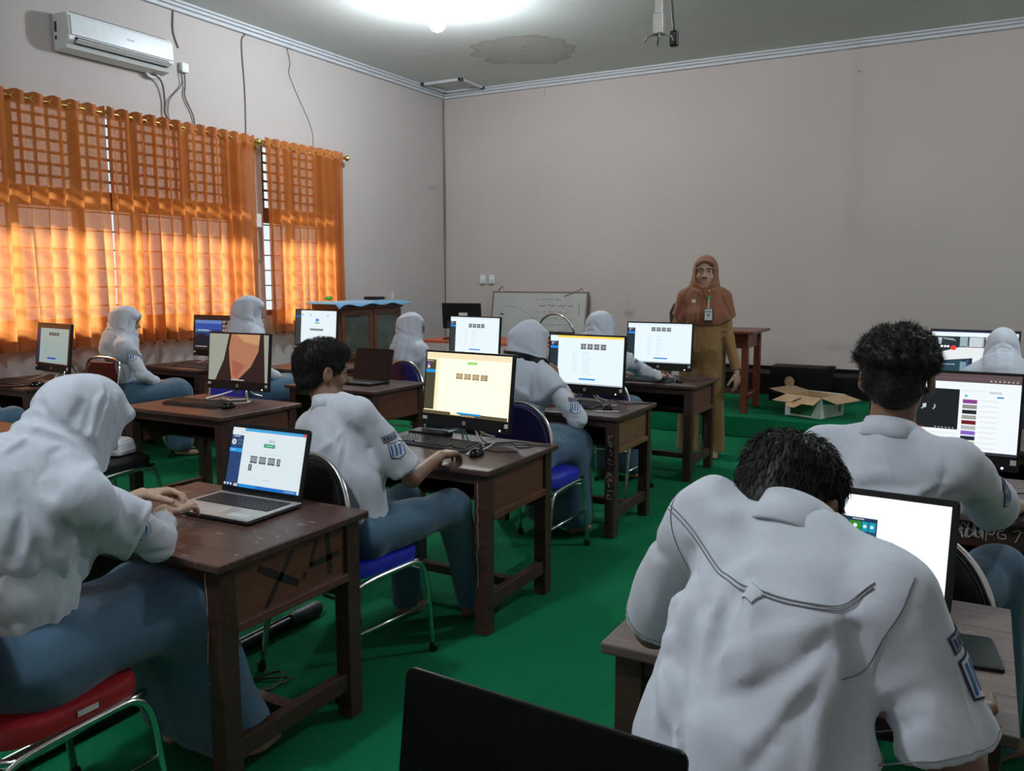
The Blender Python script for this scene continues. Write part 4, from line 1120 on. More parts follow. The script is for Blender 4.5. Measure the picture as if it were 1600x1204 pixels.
# ------------------------------------------------------------------ screens
def scr(m, w, h, items, y=0.0):
    """items: (u0, v0, u1, v1, colour, strength) rectangles or ('t', text, u, v, size, colour, strength) or ('p', points, colour, strength); drawn on the plane y, facing -y"""
    for k, it in enumerate(items):
        yy = y - 0.0003 * (k + 1)
        if it[0] == 't':
            vs, fs = text_geo(it[1], it[4]); o = [((it[2] - .5) * w + a, yy, (1 - it[3]) * h + b) for a, b, _ in vs]; m.raw(o, fs, glow(it[5], it[6]))
        elif it[0] == 'p':
            m.raw([((a - .5) * w, yy, (1 - b) * h) for a, b in it[1]], [tuple(range(len(it[1])))], glow(it[2], it[3]))
        else:
            u0, v0, u1, v1, c, s = it
            m.raw([((u0 - .5) * w, yy, (1 - v1) * h), ((u1 - .5) * w, yy, (1 - v1) * h), ((u1 - .5) * w, yy, (1 - v0) * h), ((u0 - .5) * w, yy, (1 - v0) * h)], [(0, 1, 2, 3)], glow(c, s))
def disc(u, v, r, asp, c, s, n=12): return ('p', [(u + r * math.cos(2 * math.pi * k / n), v + r * asp * math.sin(2 * math.pi * k / n)) for k in range(n)], c, s)
WB = (0.83, 0.95, 1.0)
def page(bgc=WB, S=1.0, side=(0.025, 0.045, 0.06), bar=None, hl=(0.02, 0.25, 0.85), digits='00000052', dsize=0.022, form=True, green=None, top=True, tile=(0.10, 0.10, 0.10), cx=0.56, dv=0.20, button=True, h=0.30, w=0.53, sideS=0.75, foot=True):
    it = [(0, 0, 1, 1, bgc, S)]
    if bar: it.append((0.10, 0.0, 1, 0.045, bar, S))
    elif top: it.append((0, 0.0, 1, 0.05, tuple(c * 0.92 for c in bgc), S))
    it.append((0, 0.12, 0.115, 0.97, side, sideS)); it.append((0, 0.22, 0.115, 0.27, hl, S))
    it.append(disc(0.035, 0.17, 0.018, w / h, (0.45, 0.35, 0.7), 0.8)); it.append((0.06, 0.155, 0.10, 0.163, (0.4, 0.45, 0.5), 0.7)); it.append((0.015, 0.130, 0.08, 0.140, (0.5, 0.55, 0.6), 0.7))
    if green: it.append((cx - 0.055, green, cx + 0.055, green + 0.045, (0.02, 0.42, 0.16) if bgc[2] > .9 else (0.25, 0.80, 0.10), S * .9)); it += [(cx - 0.04, green + 0.017, cx + 0.04, green + 0.026, tuple(c for c in bgc), S * .6)]
    n = len(digits); gw = dsize / w
    x = cx - gw * (n * 0.5 + 0.5 * 1.2)
    for i, d in enumerate(digits):
        it.append((x + gw * 0.06, dv - dsize * 0.85 / h, x + gw * 0.94, dv + dsize * 0.85 / h, tile, S)); it.append(('t', d, x + gw * 0.5, dv, dsize * 1.15, (0.75, 0.8, 0.85), S * .8)); x += gw * (1.0 if i % 2 == 0 else 1.4)
    if form:
        rr = random.Random(len(digits) + int(dv * 100))
        for k in range(11):
            v = 0.33 + 0.045 * k
            it.append((0.32, v, 0.32 + rr.uniform(0.05, 0.09), v + 0.008, tuple(c * .72 for c in bgc), S)); it.append((0.46, v, 0.46 + rr.uniform(0.05, 0.17), v + 0.008, tuple(c * .72 for c in bgc), S))
    if button: it.append((0.43, 0.87, 0.65, 0.90, (0.01, 0.22, 0.85), S))
    if foot: it.append((0, 0.972, 1, 1.0, (0.55, 0.62, 0.66), S * .8))
    return it
def monitor(label, x, y, z, yaw, tilt, items, tz=0.72, W=0.54, Hh=0.375, chin=0.058, group='black desktop monitors', led=True, white_back=False, stk=True):
    T = thing('computer_monitor', label, 'monitor', (x, y, tz), yaw, group); g = z - tz
    rot = (R(-tilt), 0, 0); s = W / 0.54
    P = part('housing', T, BLACKP, lambda m: m.bx(-W / 2, W / 2, 0, 0.022, 0, Hh) and m.bx(-W / 2 + .06, W / 2 - .06, 0.022, 0.045, 0.04, Hh - 0.09), bevel=0.004, loc=(0, 0, g), rot=rot, key=('mon', W, Hh))
    bz = 0.011
    part('screen', P, None, lambda m: scr(m, W - 2 * bz, Hh - chin - bz, items, 0.0), loc=(0, 0, chin))
    if stk:
        part('sticker', P, STICK, lambda m: m.bx(-0.014, 0.014, -0.0012, 0, -0.008, 0.008), loc=(-W / 2 + 0.022, 0, 0.036), key='stk1')
        part('sticker', P, STICK, lambda m: m.bx(-0.010, 0.010, -0.0012, 0, -0.010, 0.010), loc=(W / 2 - 0.020, 0, 0.036), key='stk2')
        def logo(m):
            n = 20; vo = [(0.0105 * math.cos(2 * math.pi * k / n), -0.0012, 0.0105 * math.sin(2 * math.pi * k / n)) for k in range(n)]
            m.raw(vo, [tuple(range(n))[::-1]])
            vs, fs = text_geo('hp', 0.013); m.raw([(a, -0.0018, b) for a, b, _ in vs], fs, BLACKP)
            m.m = [0 if k == 0 else 1 for k in range(len(m.f))]; m.mats = [SILVER, BLACKP]
        part('logo', P, None, logo, loc=(0, 0, 0.028), key='hplogo')
    if led: part('power_light', P, glow((0.9, 0.95, 1.0), 2.5), lambda m: m.lathe([(0.0001, -0.004), (0.003, -0.003), (0.0045, 0)], n=10, axis='y'), loc=(W / 2 - 0.055, 0, 0.012), key='led')
    def stand(m):
        for sx in (-1, 1):
            m.tube([(sx * 0.03, 0.04, g + 0.05), (sx * 0.05, 0.03, g * .9), (sx * 0.17, -0.075, 0.007), (sx * 0.185, -0.09, 0.007)], 0.0055, 8, smooth=4)
            m.tube([(sx * 0.03, 0.045, g + 0.05), (sx * 0.06, 0.07, g * .6), (sx * 0.10, 0.12, 0.007)], 0.0055, 8, smooth=4)
        m.tube([(-0.105, -0.02, 0.008), (-0.02, -0.10, 0.007), (0, -0.108, 0.007), (0.02, -0.10, 0.007), (0.105, -0.02, 0.008)], 0.0045, 8, smooth=4)
        m.box((0, 0.045, g + 0.08), (0.10, 0.012, 0.14))
    part('stand', T, SILVER, stand, smooth='auto')
    return T
def keyboard(label, x, y, yaw=0, z=0.72, W=0.44, mt=None, group='black keyboards'):
    T = thing('keyboard', label, 'keyboard', (x, y, z), yaw, group)
    part('base', T, mt or DGREY, lambda m: m.box((0, 0, 0.011), (W, 0.145, 0.015), Matrix.Rotation(R(4), 3, 'X')), bevel=0.004, key=('kb', W))
    def keys(m):
        Q = Matrix.Rotation(R(4), 3, 'X'); r_ = random.Random(2)
        for row in range(6):
            px_ = -W / 2 + 0.012; yy = 0.055 - row * 0.0205 - (0.004 if row > 0 else 0)
            while px_ < W / 2 - 0.02:
                kw = 0.0165 if not (row == 5 and abs(px_ + 0.08) < 0.03) else 0.10
                if not (0.118 < px_ < 0.124): m.box(Q @ Vector((px_ + kw / 2, yy, 0.0215)), (kw, 0.0165, 0.006), Q, taper=0.86)
                px_ += kw + 0.0025
    part('keys', T, KEYM, keys, key=('kbk', W))
    return T
def mouse(label, x, y, yaw=0, z=0.72, group='black computer mice', mt=None):
    T = thing('computer_mouse', label, 'mouse', (x, y, z), yaw, group)
    def b(m):
        n, k = 20, 7; vs = []
        for j in range(k + 1):
            t = j / k * math.pi / 2
            for i in range(n):
                a = 2 * math.pi * i / n
                vs.append((math.cos(a) * 0.030 * math.cos(t) ** 0.6, math.sin(a) * 0.055 * math.cos(t) ** 0.6, 0.002 + 0.034 * math.sin(t) * (1 - 0.12 * math.sin(a))))
        m.raw(vs, [(j * n + i, j * n + (i + 1) % n, (j + 1) * n + (i + 1) % n, (j + 1) * n + i) for j in range(k) for i in range(n)] + [tuple(range(n))[::-1]])
    part('shell', T, mt or BLACKG, b, key='mouseshell', smooth=True)
    part('wheel', T, DGREY, lambda m: m.lathe([(0.008, -0.003), (0.010, 0), (0.008, 0.003)], n=14, axis='x'), key='mousewheel', loc=(0, 0.026, 0.029), smooth=True)
    return T
def laptop(label, x, y, z, yaw, tilt, items, W=0.375, D=0.255, Hh=0.25, basem=None, lidm=None, bz=0.016, chin=0.024, on=True, group='open laptops', palm_sticker=False, smudge=False):
    T = thing('laptop', label, 'laptop', (x, y, z), yaw, group)
    bm_ = basem or DGREY
    part('base', T, BLACKP, lambda m: m.bx(-W / 2, W / 2, -D, 0, 0.003, 0.014), bevel=0.005)
    part('deck', T, bm_, lambda m: m.bx(-W / 2 + .001, W / 2 - .001, -D + .001, -.001, 0.014, 0.0195), bevel=0.002)
    part('keyboard_well', T, BLACKP, lambda m: m.bx(-W / 2 + .02, W / 2 - .02, -0.145, -0.03, 0.0195, 0.0199))
    def keys(m):
        for row in range(6):
            x0 = -W / 2 + .022; yy = -0.040 - row * 0.019
            while x0 < W / 2 - 0.034:
                kw = 0.0155 if not (row == 5 and abs(x0 + 0.05) < 0.02) else 0.085
                m.box((x0 + kw / 2, yy, 0.0208), (kw, 0.0155, 0.0020), None, taper=0.92); x0 += kw + 0.003
    part('keys', T, KEYM, keys, key=('lapkeys', W))
    part('touchpad', T, mat('touchpad_' + bm_.name, (0.42, 0.40, 0.38) if bm_ is SILVER else (0.03, 0.03, 0.033), 0.4), lambda m: m.bx(-0.07, 0.035, -D + .015, -0.155, 0.0195, 0.0198))
    if palm_sticker: part('palm_sticker', T, STICK, lambda m: m.bx(W / 2 - 0.115, W / 2 - 0.03, -D + 0.02, -D + 0.055, 0.0195, 0.0200) , label='pale sticker on the palm rest')
    L = part('lid', T, lidm or BLACKP, lambda m: m.prism(rr_outline(W, Hh, 0.012), Matrix.Translation((0, 0.009, 0)) @ Matrix.Rotation(R(90), 4, 'X'), 0.009), loc=(0, -0.006, 0.018), rot=(R(-tilt), 0, 0), bevel=0.002)
    if on is not None: part('screen', L, None, lambda m: scr(m, W - 2 * bz, Hh - chin - bz, items, 0.0), loc=(0, 0, chin))
    part('hinge', T, BLACKP, lambda m: m.tube([(-W / 2 + .04, -0.004, 0.020), (W / 2 - .04, -0.004, 0.020)], 0.006, 8), smooth='auto')
    return T
def rr_outline(W, H, r, n=5):
    pts = []
    for cx, cy, a0 in ((W / 2 - r, r, -90), (W / 2 - r, H - r, 0), (-W / 2 + r, H - r, 90), (-W / 2 + r, r, 180)):
        for k in range(n + 1): a = R(a0 + 90 * k / n); pts.append((cx + r * math.cos(a), cy + r * math.sin(a)))
    return pts
def phone(label, x, y, z, yaw, w=0.075, l=0.16, mt=None):
    T = thing('mobile_phone', label, 'phone', (x, y, z), yaw, 'phones on desks')
    part('case', T, mt or BLACKP, lambda m: m.prism([(a, b - l / 2) for a, b in rr_outline(w, l, 0.009)], Matrix.Identity(4), 0.009), bevel=0.0015)
    part('glass', T, mat('phone_glass', (0.016, 0.024, 0.024), 0.2), lambda m: m.prism([(a, b - l / 2 + .004) for a, b in rr_outline(w - 0.008, l - 0.008, 0.006)], Matrix.Translation((0, 0, 0.009)), 0.0006))
    return T
def cord(label, pts, r=0.003, mt=None, name='desk_cable', group='cables on desks'): return wire(name, label, pts, r, mt or CABLE, 'cable', group)
# ------------------------------------------------------------------ column of desks left of the aisle
DZ = 0.72
d1 = desk('nearest left desk with black painted X.4 on its side, carrying a silver laptop', -2.20, 1.53)
d2 = desk('desk with the yellow-tinted monitor, a hand on its mouse', -2.14, 2.87)
d3 = desk('desk with pale side panel and white scribbled leg', -2.19, 4.38, side=DESKP)
d4 = desk('farthest desk of the aisle row, in front of the standing person', -2.22, 5.92)
def paint(m):
    o = 0.0115; Mx = lambda y, z: (0.42 - 0.048 + o, y, DZ + z)
    def st(a, b, w=0.011):
        n = 8
        for k in range(n):
            t0, t1 = k / n, (k + 1) / n; d = Vector((b[0] - a[0], b[1] - a[1])); nn = Vector((-d.y, d.x)).normalized() * w * (1 - 0.5 * abs(t0 - .5))
            p = [Vector(a) + d * t0, Vector(a) + d * t1]
            m.raw([Mx(*(p[0] + nn)), Mx(*(p[0] - nn)), Mx(*(p[1] - nn)), Mx(*(p[1] + nn))], [(0, 1, 2, 3)])
    st((-0.145, -0.065), (0.02, -0.165), 0.013); st((0.000, -0.050), (-0.120, -0.200), 0.008)
    st((0.105, -0.050), (0.075, -0.125), 0.008); st((0.070, -0.125), (0.215, -0.120), 0.012); st((0.155, -0.040), (0.165, -0.180), 0.012); st((0.040, -0.145), (0.055, -0.150), 0.010)
part('painted_mark', d1, mat('black_paint', (0.008, 0.006, 0.006), 0.6), paint, label='black brushed X.4 on the side panel')
def crack(x, y, z0, z1):
    def b(m):
        r_ = random.Random(int(x * 100)); z = z1; P = []
        while z > z0: P.append((x + r_.uniform(-.005, .005), y, z)); z -= 0.03
        m.tube(P, 0.0016, 4, smooth=2)
    return b
PALE = mat('pale_scratch', (0.40, 0.32, 0.25), 0.8)
part('leg_scratch', d1, PALE, crack(0.42 - 0.025 - 0.055, -0.325 + 0.0235, 0.38, 0.68), label='pale scratch down the leg')
part('leg_scratch', d2, PALE, crack(0.42 - 0.025 - 0.045, -0.325 + 0.0235, 0.20, 0.66), label='pale scratch down the leg')
def chips(seed, n, W=0.84, D=0.65):
    def b(m):
        r_ = random.Random(seed)
        for _ in range(n):
            x, y = r_.uniform(-W / 2 + .06, W / 2 - .03), r_.uniform(-D / 2 + .02, D / 2 - .03)
            if r_.random() < .5: x = W / 2 - abs(r_.gauss(0, .06)) - .02
            k = 7; rx, ry = r_.uniform(.003, .018), r_.uniform(.002, .006)
            m.raw([(x + rx * r_.uniform(.6, 1.3) * math.cos(6.283 * q / k), y + ry * r_.uniform(.5, 1.4) * math.sin(6.283 * q / k), 0.7203) for q in range(k)], [tuple(range(k))])
    return b
for q_, d_ in enumerate((d1, d2, d3)): part('paint_chips', d_, PALE, chips(q_ + 3, 16), label='pale worn chips on the top')['kind'] = 'stuff'
def scrib(m):
    r_ = random.Random(4); x = 0.42 - 0.025 - 0.031; z = 0.60
    while z > 0.22:
        p = [(x + r_.uniform(-.018, .018), -0.325 + 0.0237, z + r_.uniform(-.012, .012)) for _ in range(4)]
        m.tube(p, 0.0016, 4, smooth=3); z -= 0.026
part('leg_scribble', d3, mat('chalk_white', (0.45, 0.43, 0.40), 0.9), scrib, label='white handwriting down the leg')
# column left of it
b1 = desk('desk with the tan and dark picture monitor, orange light on its top', -4.17, 3.27, W=0.90)
b2 = desk('desk holding the black switched-off laptop', -4.07, 4.55)
b3 = desk('desk behind the blue chair, under the far white-page monitor', -3.92, 5.98)
b0 = desk('desk at the left edge of the photo with tangled cables on it', -4.30, 1.95, W=1.0)
# column at the windows
a1 = desk('window-side desk at far left with an upright white page monitor', -6.33, 3.47, W=0.80)
a2 = desk('window-side desk in front of the person on the maroon chair', -6.25, 4.92, W=0.80)
a3 = desk('desk by the window half hidden behind the person with the badge', -5.20, 5.36, W=0.80)
# right of the aisle
e1 = desk('nearest right desk of rough grey planks', -0.29, 1.60, W=0.78, top=OLD)
e2 = desk('right desk with white chalk scribble on its front', -0.10, 3.12, W=1.02, top=OLD, front=0.115)
e3 = desk('third desk on the right, its left corner beside the stage', -0.12, 4.42, W=0.86)
e4 = desk('farthest right desk beneath the wide street picture screen', -0.10, 6.12, W=0.90)
def chalk(m):
    y = -0.325 + 0.035 - 0.0018; r_ = random.Random(9); k_ = 0.62
    def st(pts): m.tube([(a, y, DZ - 0.030 + (b + 0.06) * k_) for a, b in pts], 0.0020, 5, smooth=4)
    x = 0.015
    for k in range(7):
        st([(x + r_.uniform(-.004, .012), r_.uniform(-.16, -.06)) for _ in range(6)] + [(x + .03, -.11)]); x += 0.020
    st([(0.153, -0.16), (0.156, -0.08), (0.175, -0.09), (0.172, -0.12), (0.156, -0.12)])
    st([(0.203, -0.09), (0.187, -0.105), (0.190, -0.135), (0.208, -0.135), (0.208, -0.115), (0.197, -0.115)])
    for q in (0.228, 0.256, 0.284): st([(q, -0.09), (q + .022, -0.085), (q + .009, -0.15)])
part('chalk_writing', e2, mat('chalk_white2', (0.42, 0.40, 0.38), 0.9), chalk, label='white scrawl ending in PG 777')

# ------------------------------------------------------------------ monitors, keyboards, mice
monitor('monitor with a yellow-tinted page in front of the person with the badge', -2.173, 3.39, 0.775, -5.3, 7.2,
        [(0, 0, 1, 1, (1.0, 0.93, 0.60), 0.98), (0.16, 0.02, 0.99, 0.95, (1.0, 0.985, 0.80), 1.05), (0, 0.0, 1, 0.09, (1.0, 0.85, 0.55), 0.95), (0, 0.12, 0.118, 0.93, (0.075, 0.065, 0.04), 0.9), (0, 0.135, 0.09, 0.15, (0.6, 0.5, 0.3), .8),
         disc(0.03, 0.20, 0.020, 1.75, (0.25, 0.08, 0.5), 0.9), disc(0.03, 0.24, 0.015, 1.75, (0.9, 0.8, 0.6), 0.9), (0, 0.28, 0.118, 0.33, (0.01, 0.32, 0.72), 1.0),
         (0.50, 0.125, 0.61, 0.165, (0.22, 0.75, 0.10), 1.0), (0.52, 0.14, 0.59, 0.152, (0.6, 0.9, 0.4), 0.9)] +
        sum([[(0.375 + 0.042 * i + 0.014 * (i // 2), 0.315, 0.411 + 0.042 * i + 0.014 * (i // 2), 0.405, (0.30, 0.20, 0.08), 1.0), ('t', d, 0.393 + 0.042 * i + 0.014 * (i // 2), 0.36, 0.024, (0.95, 0.85, 0.6), 1.0)] for i, d in enumerate('00000021')], []) +
        [(0.0, 0.945, 1, 1.0, (0.10, 0.08, 0.04), 1.0), (0.34, 0.945, 0.46, 0.985, (1.0, 0.85, 0.5), 1.0), (0.42, 0.935, 0.70, 0.965, (0.01, 0.30, 0.68), 1.0)] +
        [(0.47 + 0.028 * k, 0.972, 0.487 + 0.028 * k, 0.992, (0.8, 0.5, 0.3), 0.9) for k in range(6)])
monitor('white page monitor in front of the person with the black strap', -2.17, 4.80, 0.778, -3.0, 4.0, page(bar=(1.0, 0.72, 0.10), digits='00000024', dsize=0.020, dv=0.215, cx=0.60))
monitor('white page monitor nearest the standing person', -2.20, 6.25, 0.79, 0, 4.3, page(digits='00000028', dsize=0.018, dv=0.15, cx=0.53))
keyboard('black keyboard under the yellow-tinted monitor', -2.22, 3.22, -4); keyboard('keyboard in front of the person with the black strap', -2.20, 4.66, -4, W=0.38); keyboard('keyboard under the monitor nearest the standing person', -2.22, 6.10, -3, W=0.38)
mouse('mouse held by the person with the badge', -1.925, 3.11, 10); mouse('black mouse right of the keyboard on the pale-sided desk', -1.925, 4.60, 10); mouse('black mouse on the farthest aisle desk', -1.98, 6.12, 15)
FACE = (0.56, 0.24, 0.13)
monitor('monitor showing tan and dark vertical shapes on pale green', -4.229, 3.86, 0.778, 2.1, 5.8,
        [(0, 0, 1, 1, (0.40, 0.42, 0.34), 0.8), ('p', [(0.34, 0), (0.92, 0), (0.96, 1), (0.12, 1), (0.26, 0.55)], (0.030, 0.014, 0.012), 0.9), ('p', [(0.38, 0.0), (0.86, 0.0), (0.84, 0.35), (0.72, 0.68), (0.50, 0.98), (0.40, 0.98), (0.36, 0.62), (0.34, 0.3)], FACE, 0.75),
         ('p', [(0.46, 0.0), (0.86, 0.0), (0.84, 0.22), (0.60, 0.16)], (0.72, 0.40, 0.20), 0.75), ('p', [(0.40, 0.55), (0.62, 0.66), (0.50, 0.92), (0.42, 0.9)], (0.46, 0.15, 0.09), 0.75)] +
        [(0.012, 0.05 + 0.09 * k, 0.030, 0.08 + 0.09 * k, (0.25, 0.35, 0.45), 0.8) for k in range(9)] + [(0.40, 0.965, 0.62, 0.985, (0.7, 0.7, 0.68), 0.7)], group='black desktop monitors')
keyboard('keyboard on the desk lit orange', -4.25, 3.55, 3); mouse('mouse beside the keyboard on the orange-lit desk', -3.97, 3.55, 8)
monitor('dim narrow white page monitor by the window at far left', -6.22, 3.85, 0.79, -7.6, 7.3, [(0, 0, 1, 1, (0.10, 0.035, 0.015), 0.6), (0.10, 0.10, 0.97, 0.97, (0.30, 0.38, 0.36), 1.0), (0.0, 0.1, 0.10, 0.97, (0.03, 0.03, 0.08), 0.8)] +
        [(0.37 + 0.082 * k, 0.20, 0.44 + 0.082 * k, 0.28, (0.07, 0.08, 0.08), 1.0) for k in range(4)] + [(0.36, 0.83, 0.62, 0.87, (0.02, 0.05, 0.5), 1.0)] + [(0.28, 0.36 + .05 * k, 0.34 + 0.03 * (k % 3), 0.368 + .05 * k, (0.22, 0.28, 0.27), 1.0) for k in range(8)])
keyboard('keyboard on the far left window-side desk', -6.28, 3.62, 0); mouse('mouse on the far left window-side desk', -6.0, 3.60, 0)
monitor('monitor with a dark blue landscape picture beside the curtain', -6.069, 5.28, 0.80, -0.5, 4.4, [(0, 0, 1, 1, (0.025, 0.015, 0.015), 0.8), (0.03, 0.12, 0.70, 0.86, (0.01, 0.03, 0.12), 1.0), (0.03, 0.12, 0.70, 0.22, (0.10, 0.20, 0.48), 1.0), (0.03, 0.22, 0.70, 0.40, (0.02, 0.07, 0.35), 1.0), (0.03, 0.40, 0.45, 0.48, (0.06, 0.15, 0.30), 1.0), (0.10, 0.40, 0.38, 0.435, (0.35, 0.45, 0.55), 1.0),
         ('p', [(0.03, 0.86), (0.03, 0.6), (0.2, 0.52), (0.4, 0.62), (0.70, 0.55), (0.70, 0.86)], (0.01, 0.012, 0.02), 1.0)] + [(0.72, 0.12 + 0.12 * k, 0.80, 0.20 + 0.12 * k, (0.25, 0.2, 0.15), 1.0) for k in range(6)] + [(0.82, 0.13 + 0.12 * k, 0.95, 0.145 + 0.12 * k, (0.4, 0.38, 0.35), 1.0) for k in range(6)] + [(0.05, 0.89, 0.35, 0.92, (0.3, 0.3, 0.32), 1.0)])
keyboard('keyboard on the desk of the person on the maroon chair', -6.1, 5.1, 0)
monitor('white page monitor in front of the wooden cabinet', -5.191, 5.65, 0.854, -5, 4.5, [(0, 0, 1, 1, WB, 0.95), (0, 0.0, 0.14, 1, (0.05, 0.06, 0.06), 0.8), (0, 0.15, 0.14, 0.20, (0.01, 0.12, 0.5), 0.9), (0.50, 0.23, 0.58, 0.31, (0.10, 0.25, 0.65), 1.0), (0.49, 0.34, 0.60, 0.37, (0.12, 0.4, 0.25), 0.9)] +
        [disc(u, 0.13, 0.014, 1.75, c, 0.9) for u, c in ((0.18, (0.1, 0.2, 0.6)), (0.38, (0.3, 0.35, 0.45)), (0.80, (0.3, 0.2, 0.7)))] + [(0.37 + 0.042 * k, 0.52, 0.405 + 0.042 * k, 0.58, (0.12, 0.13, 0.14), 1.0) for k in range(8)])
monitor('white page monitor facing the person on the numbered blue chair', -3.89, 6.23, 0.79, -8, 4.5, page(side=(0.04, 0.06, 0.065), digits='00000042', dsize=0.019, dv=0.23, cx=0.55), W=0.575, Hh=0.385)
monitor('large monitor with a video page and a column of thumbnails', -0.118, 3.66, 0.770, -2.9, 4.3,
        [(0, 0, 1, 1, (0.90, 0.96, 1.0), 1.0), (0, 0, 1, 0.105, (0.115, 0.075, 0.080), 1.0), (0, 0.05, 1, 0.058, (0.16, 0.11, 0.115), 1.0), (0, 0.105, 1, 0.165, (0.88, 0.95, 0.97), 1.0), (0.03, 0.20, 0.605, 0.715, (0.012, 0.018, 0.018), 0.8), (0.03, 0.70, 0.38, 0.706, (0.5, 0.02, 0.03), 1.0),
         ('t', '\u266b  \u266a', 0.40, 0.44, 0.034, (0.6, 0.7, 0.7), 0.9), (0.03, 0.76, 0.20, 0.772, (0.7, 0.75, 0.78), 1.0), (0.40, 0.76, 0.60, 0.770, (0.75, 0.8, 0.82), 1.0)] +
        [(0.45 + 0.024 * k, 0.69, 0.46 + 0.024 * k, 0.703, (0.5, 0.55, 0.55), 0.9) for k in range(6)] + [(0.80 + 0.028 * k, 0.068, 0.812 + 0.028 * k, 0.086, (0.55, 0.5, 0.5), 0.9) for k in range(7)] +
        [(0.625, 0.20, 0.78, 0.215, (0.78, 0.84, 0.85), 1), (0.80, 0.205, 0.88, 0.235, (0.62, 0.68, 0.68), 1), (0.85, 0.265, 0.895, 0.285, (0.10, 0.25, 0.65), 1), disc(0.65, 0.275, 0.010, 1.75, (0.1, 0.6, 0.5), .9)] +
        sum([[(0.63, 0.32 + 0.066 * k, 0.725, 0.37 + 0.066 * k, c, 0.9), (0.745, 0.325 + 0.066 * k, 0.86, 0.333 + 0.066 * k, (0.7, 0.74, 0.76), 1)] for k, c in enumerate([(0.28, 0.06, 0.30), (0.30, 0.31, 0.30), (0.02, 0.02, 0.02), (0.40, 0.40, 0.36), (0.20, 0.01, 0.02), (0.55, 0.55, 0.55), (0.25, 0.14, 0.6), (0.02, 0.02, 0.05), (0.65, 0.5, 0.25), (0.15, 0.08, 0.05)])], []) +
        [(0, 0.965, 1, 1.0, (0.03, 0.035, 0.05), 1), (0.70, 0.975, 0.80, 0.988, (0.5, 0.55, 0.6), 1)])
mouse('mouse held by the person at the video page monitor', 0.135, 3.225, -6)
keyboard('keyboard in front of the person at the video page monitor', -0.25, 3.34, -3)
monitor('wide screen with a rainy street picture at the right edge', -0.05, 6.50, 0.795, -6.1, 4.6,
        [(0, 0, 1, 1, (0.02, 0.03, 0.04), 0.9), (0, 0, 1, 0.03, (0.02, 0.02, 0.10), 0.9), (0, 0.03, 1, 0.13, (0.84, 0.95, 0.98), 1.0), (0.34, 0.14, 0.62, 0.36, (0.35, 0.48, 0.52), 0.9), (0.43, 0.14, 0.45, 0.40, (0.03, 0.08, 0.12), 1), (0.45, 0.14, 0.60, 0.36, (0.62, 0.72, 0.76), 0.9),
         ('p', [(0.10, 0.52), (0.34, 0.38), (1, 0.38), (1, 0.56), (0.62, 0.60), (0.16, 0.70)], (0.86, 0.90, 0.93), 0.95), ('p', [(0.08, 0.16), (0.13, 0.17), (0.12, 0.32), (0.09, 0.32)], (0.55, 0.65, 0.7), 1), ('p', [(0.12, 0.16), (0.26, 0.18), (0.30, 0.24), (0.16, 0.20)], (0.28, 0.36, 0.40), 1),
         disc(0.13, 0.37, 0.016, 1.75, (1, 1, 1), 1), disc(0.17, 0.37, 0.016, 1.75, (1, 1, 1), 1), disc(0.205, 0.37, 0.016, 1.75, (1, 1, 1), 1), disc(0.27, 0.40, 0.036, 1.6, (0.85, 0.05, 0.03), 1.0), disc(0.07, 0.43, 0.014, 1.75, (1.0, 0.7, 0.3), 1),
         disc(0.65, 0.17, 0.016, 1.75, (1.0, 0.75, 0.4), 1), (0.42, 0.36, 0.60, 0.37, (0.8, 0.3, 0.3), .9), (0.50, 0.60, 0.62, 1, (0.80, 0.88, 0.93), 1), ('p', [(0.12, 0.75), (0.38, 0.66), (0.42, 1.0), (0.12, 1.0)], (0.02, 0.06, 0.09), 1), (0.14, 0.78, 0.30, 0.80, (0.4, 0.55, 0.6), 1), (0.36, 0.72, 0.44, 1.0, (0.20, 0.32, 0.38), 1), (0.43, 0.66, 0.46, 1.0, (0.02, 0.10, 0.22), 1)], W=0.545, Hh=0.36, stk=False)
# teacher's monitor seen from behind
def tmon():
    T = thing('computer_monitor', 'black monitor seen from behind with a white sticker, on the far table', 'monitor', (-5.33, 8.32, 0.80), 189, 'black desktop monitors')
    P = part('housing', T, BLACKP, lambda m: m.bx(-0.245, 0.245, 0, 0.03, 0, 0.30), bevel=0.006, loc=(0, 0, 0.12), rot=(R(-6), 0, 0))
    part('sticker', P, STICK, lambda m: m.bx(-0.08, 0.03, 0.03, 0.0315, 0.12, 0.19), label='white sticker')
    part('power_brick', P, DGREY, lambda m: m.bx(0.09, 0.18, 0.03, 0.05, 0.01, 0.09), bevel=0.005)
    part('stand', T, BLACKP, lambda m: m.bx(-0.03, 0.03, 0.0, 0.02, 0.01, 0.2) and m.bx(-0.12, 0.12, -0.08, 0.10, 0, 0.012), bevel=0.004)
tmon()
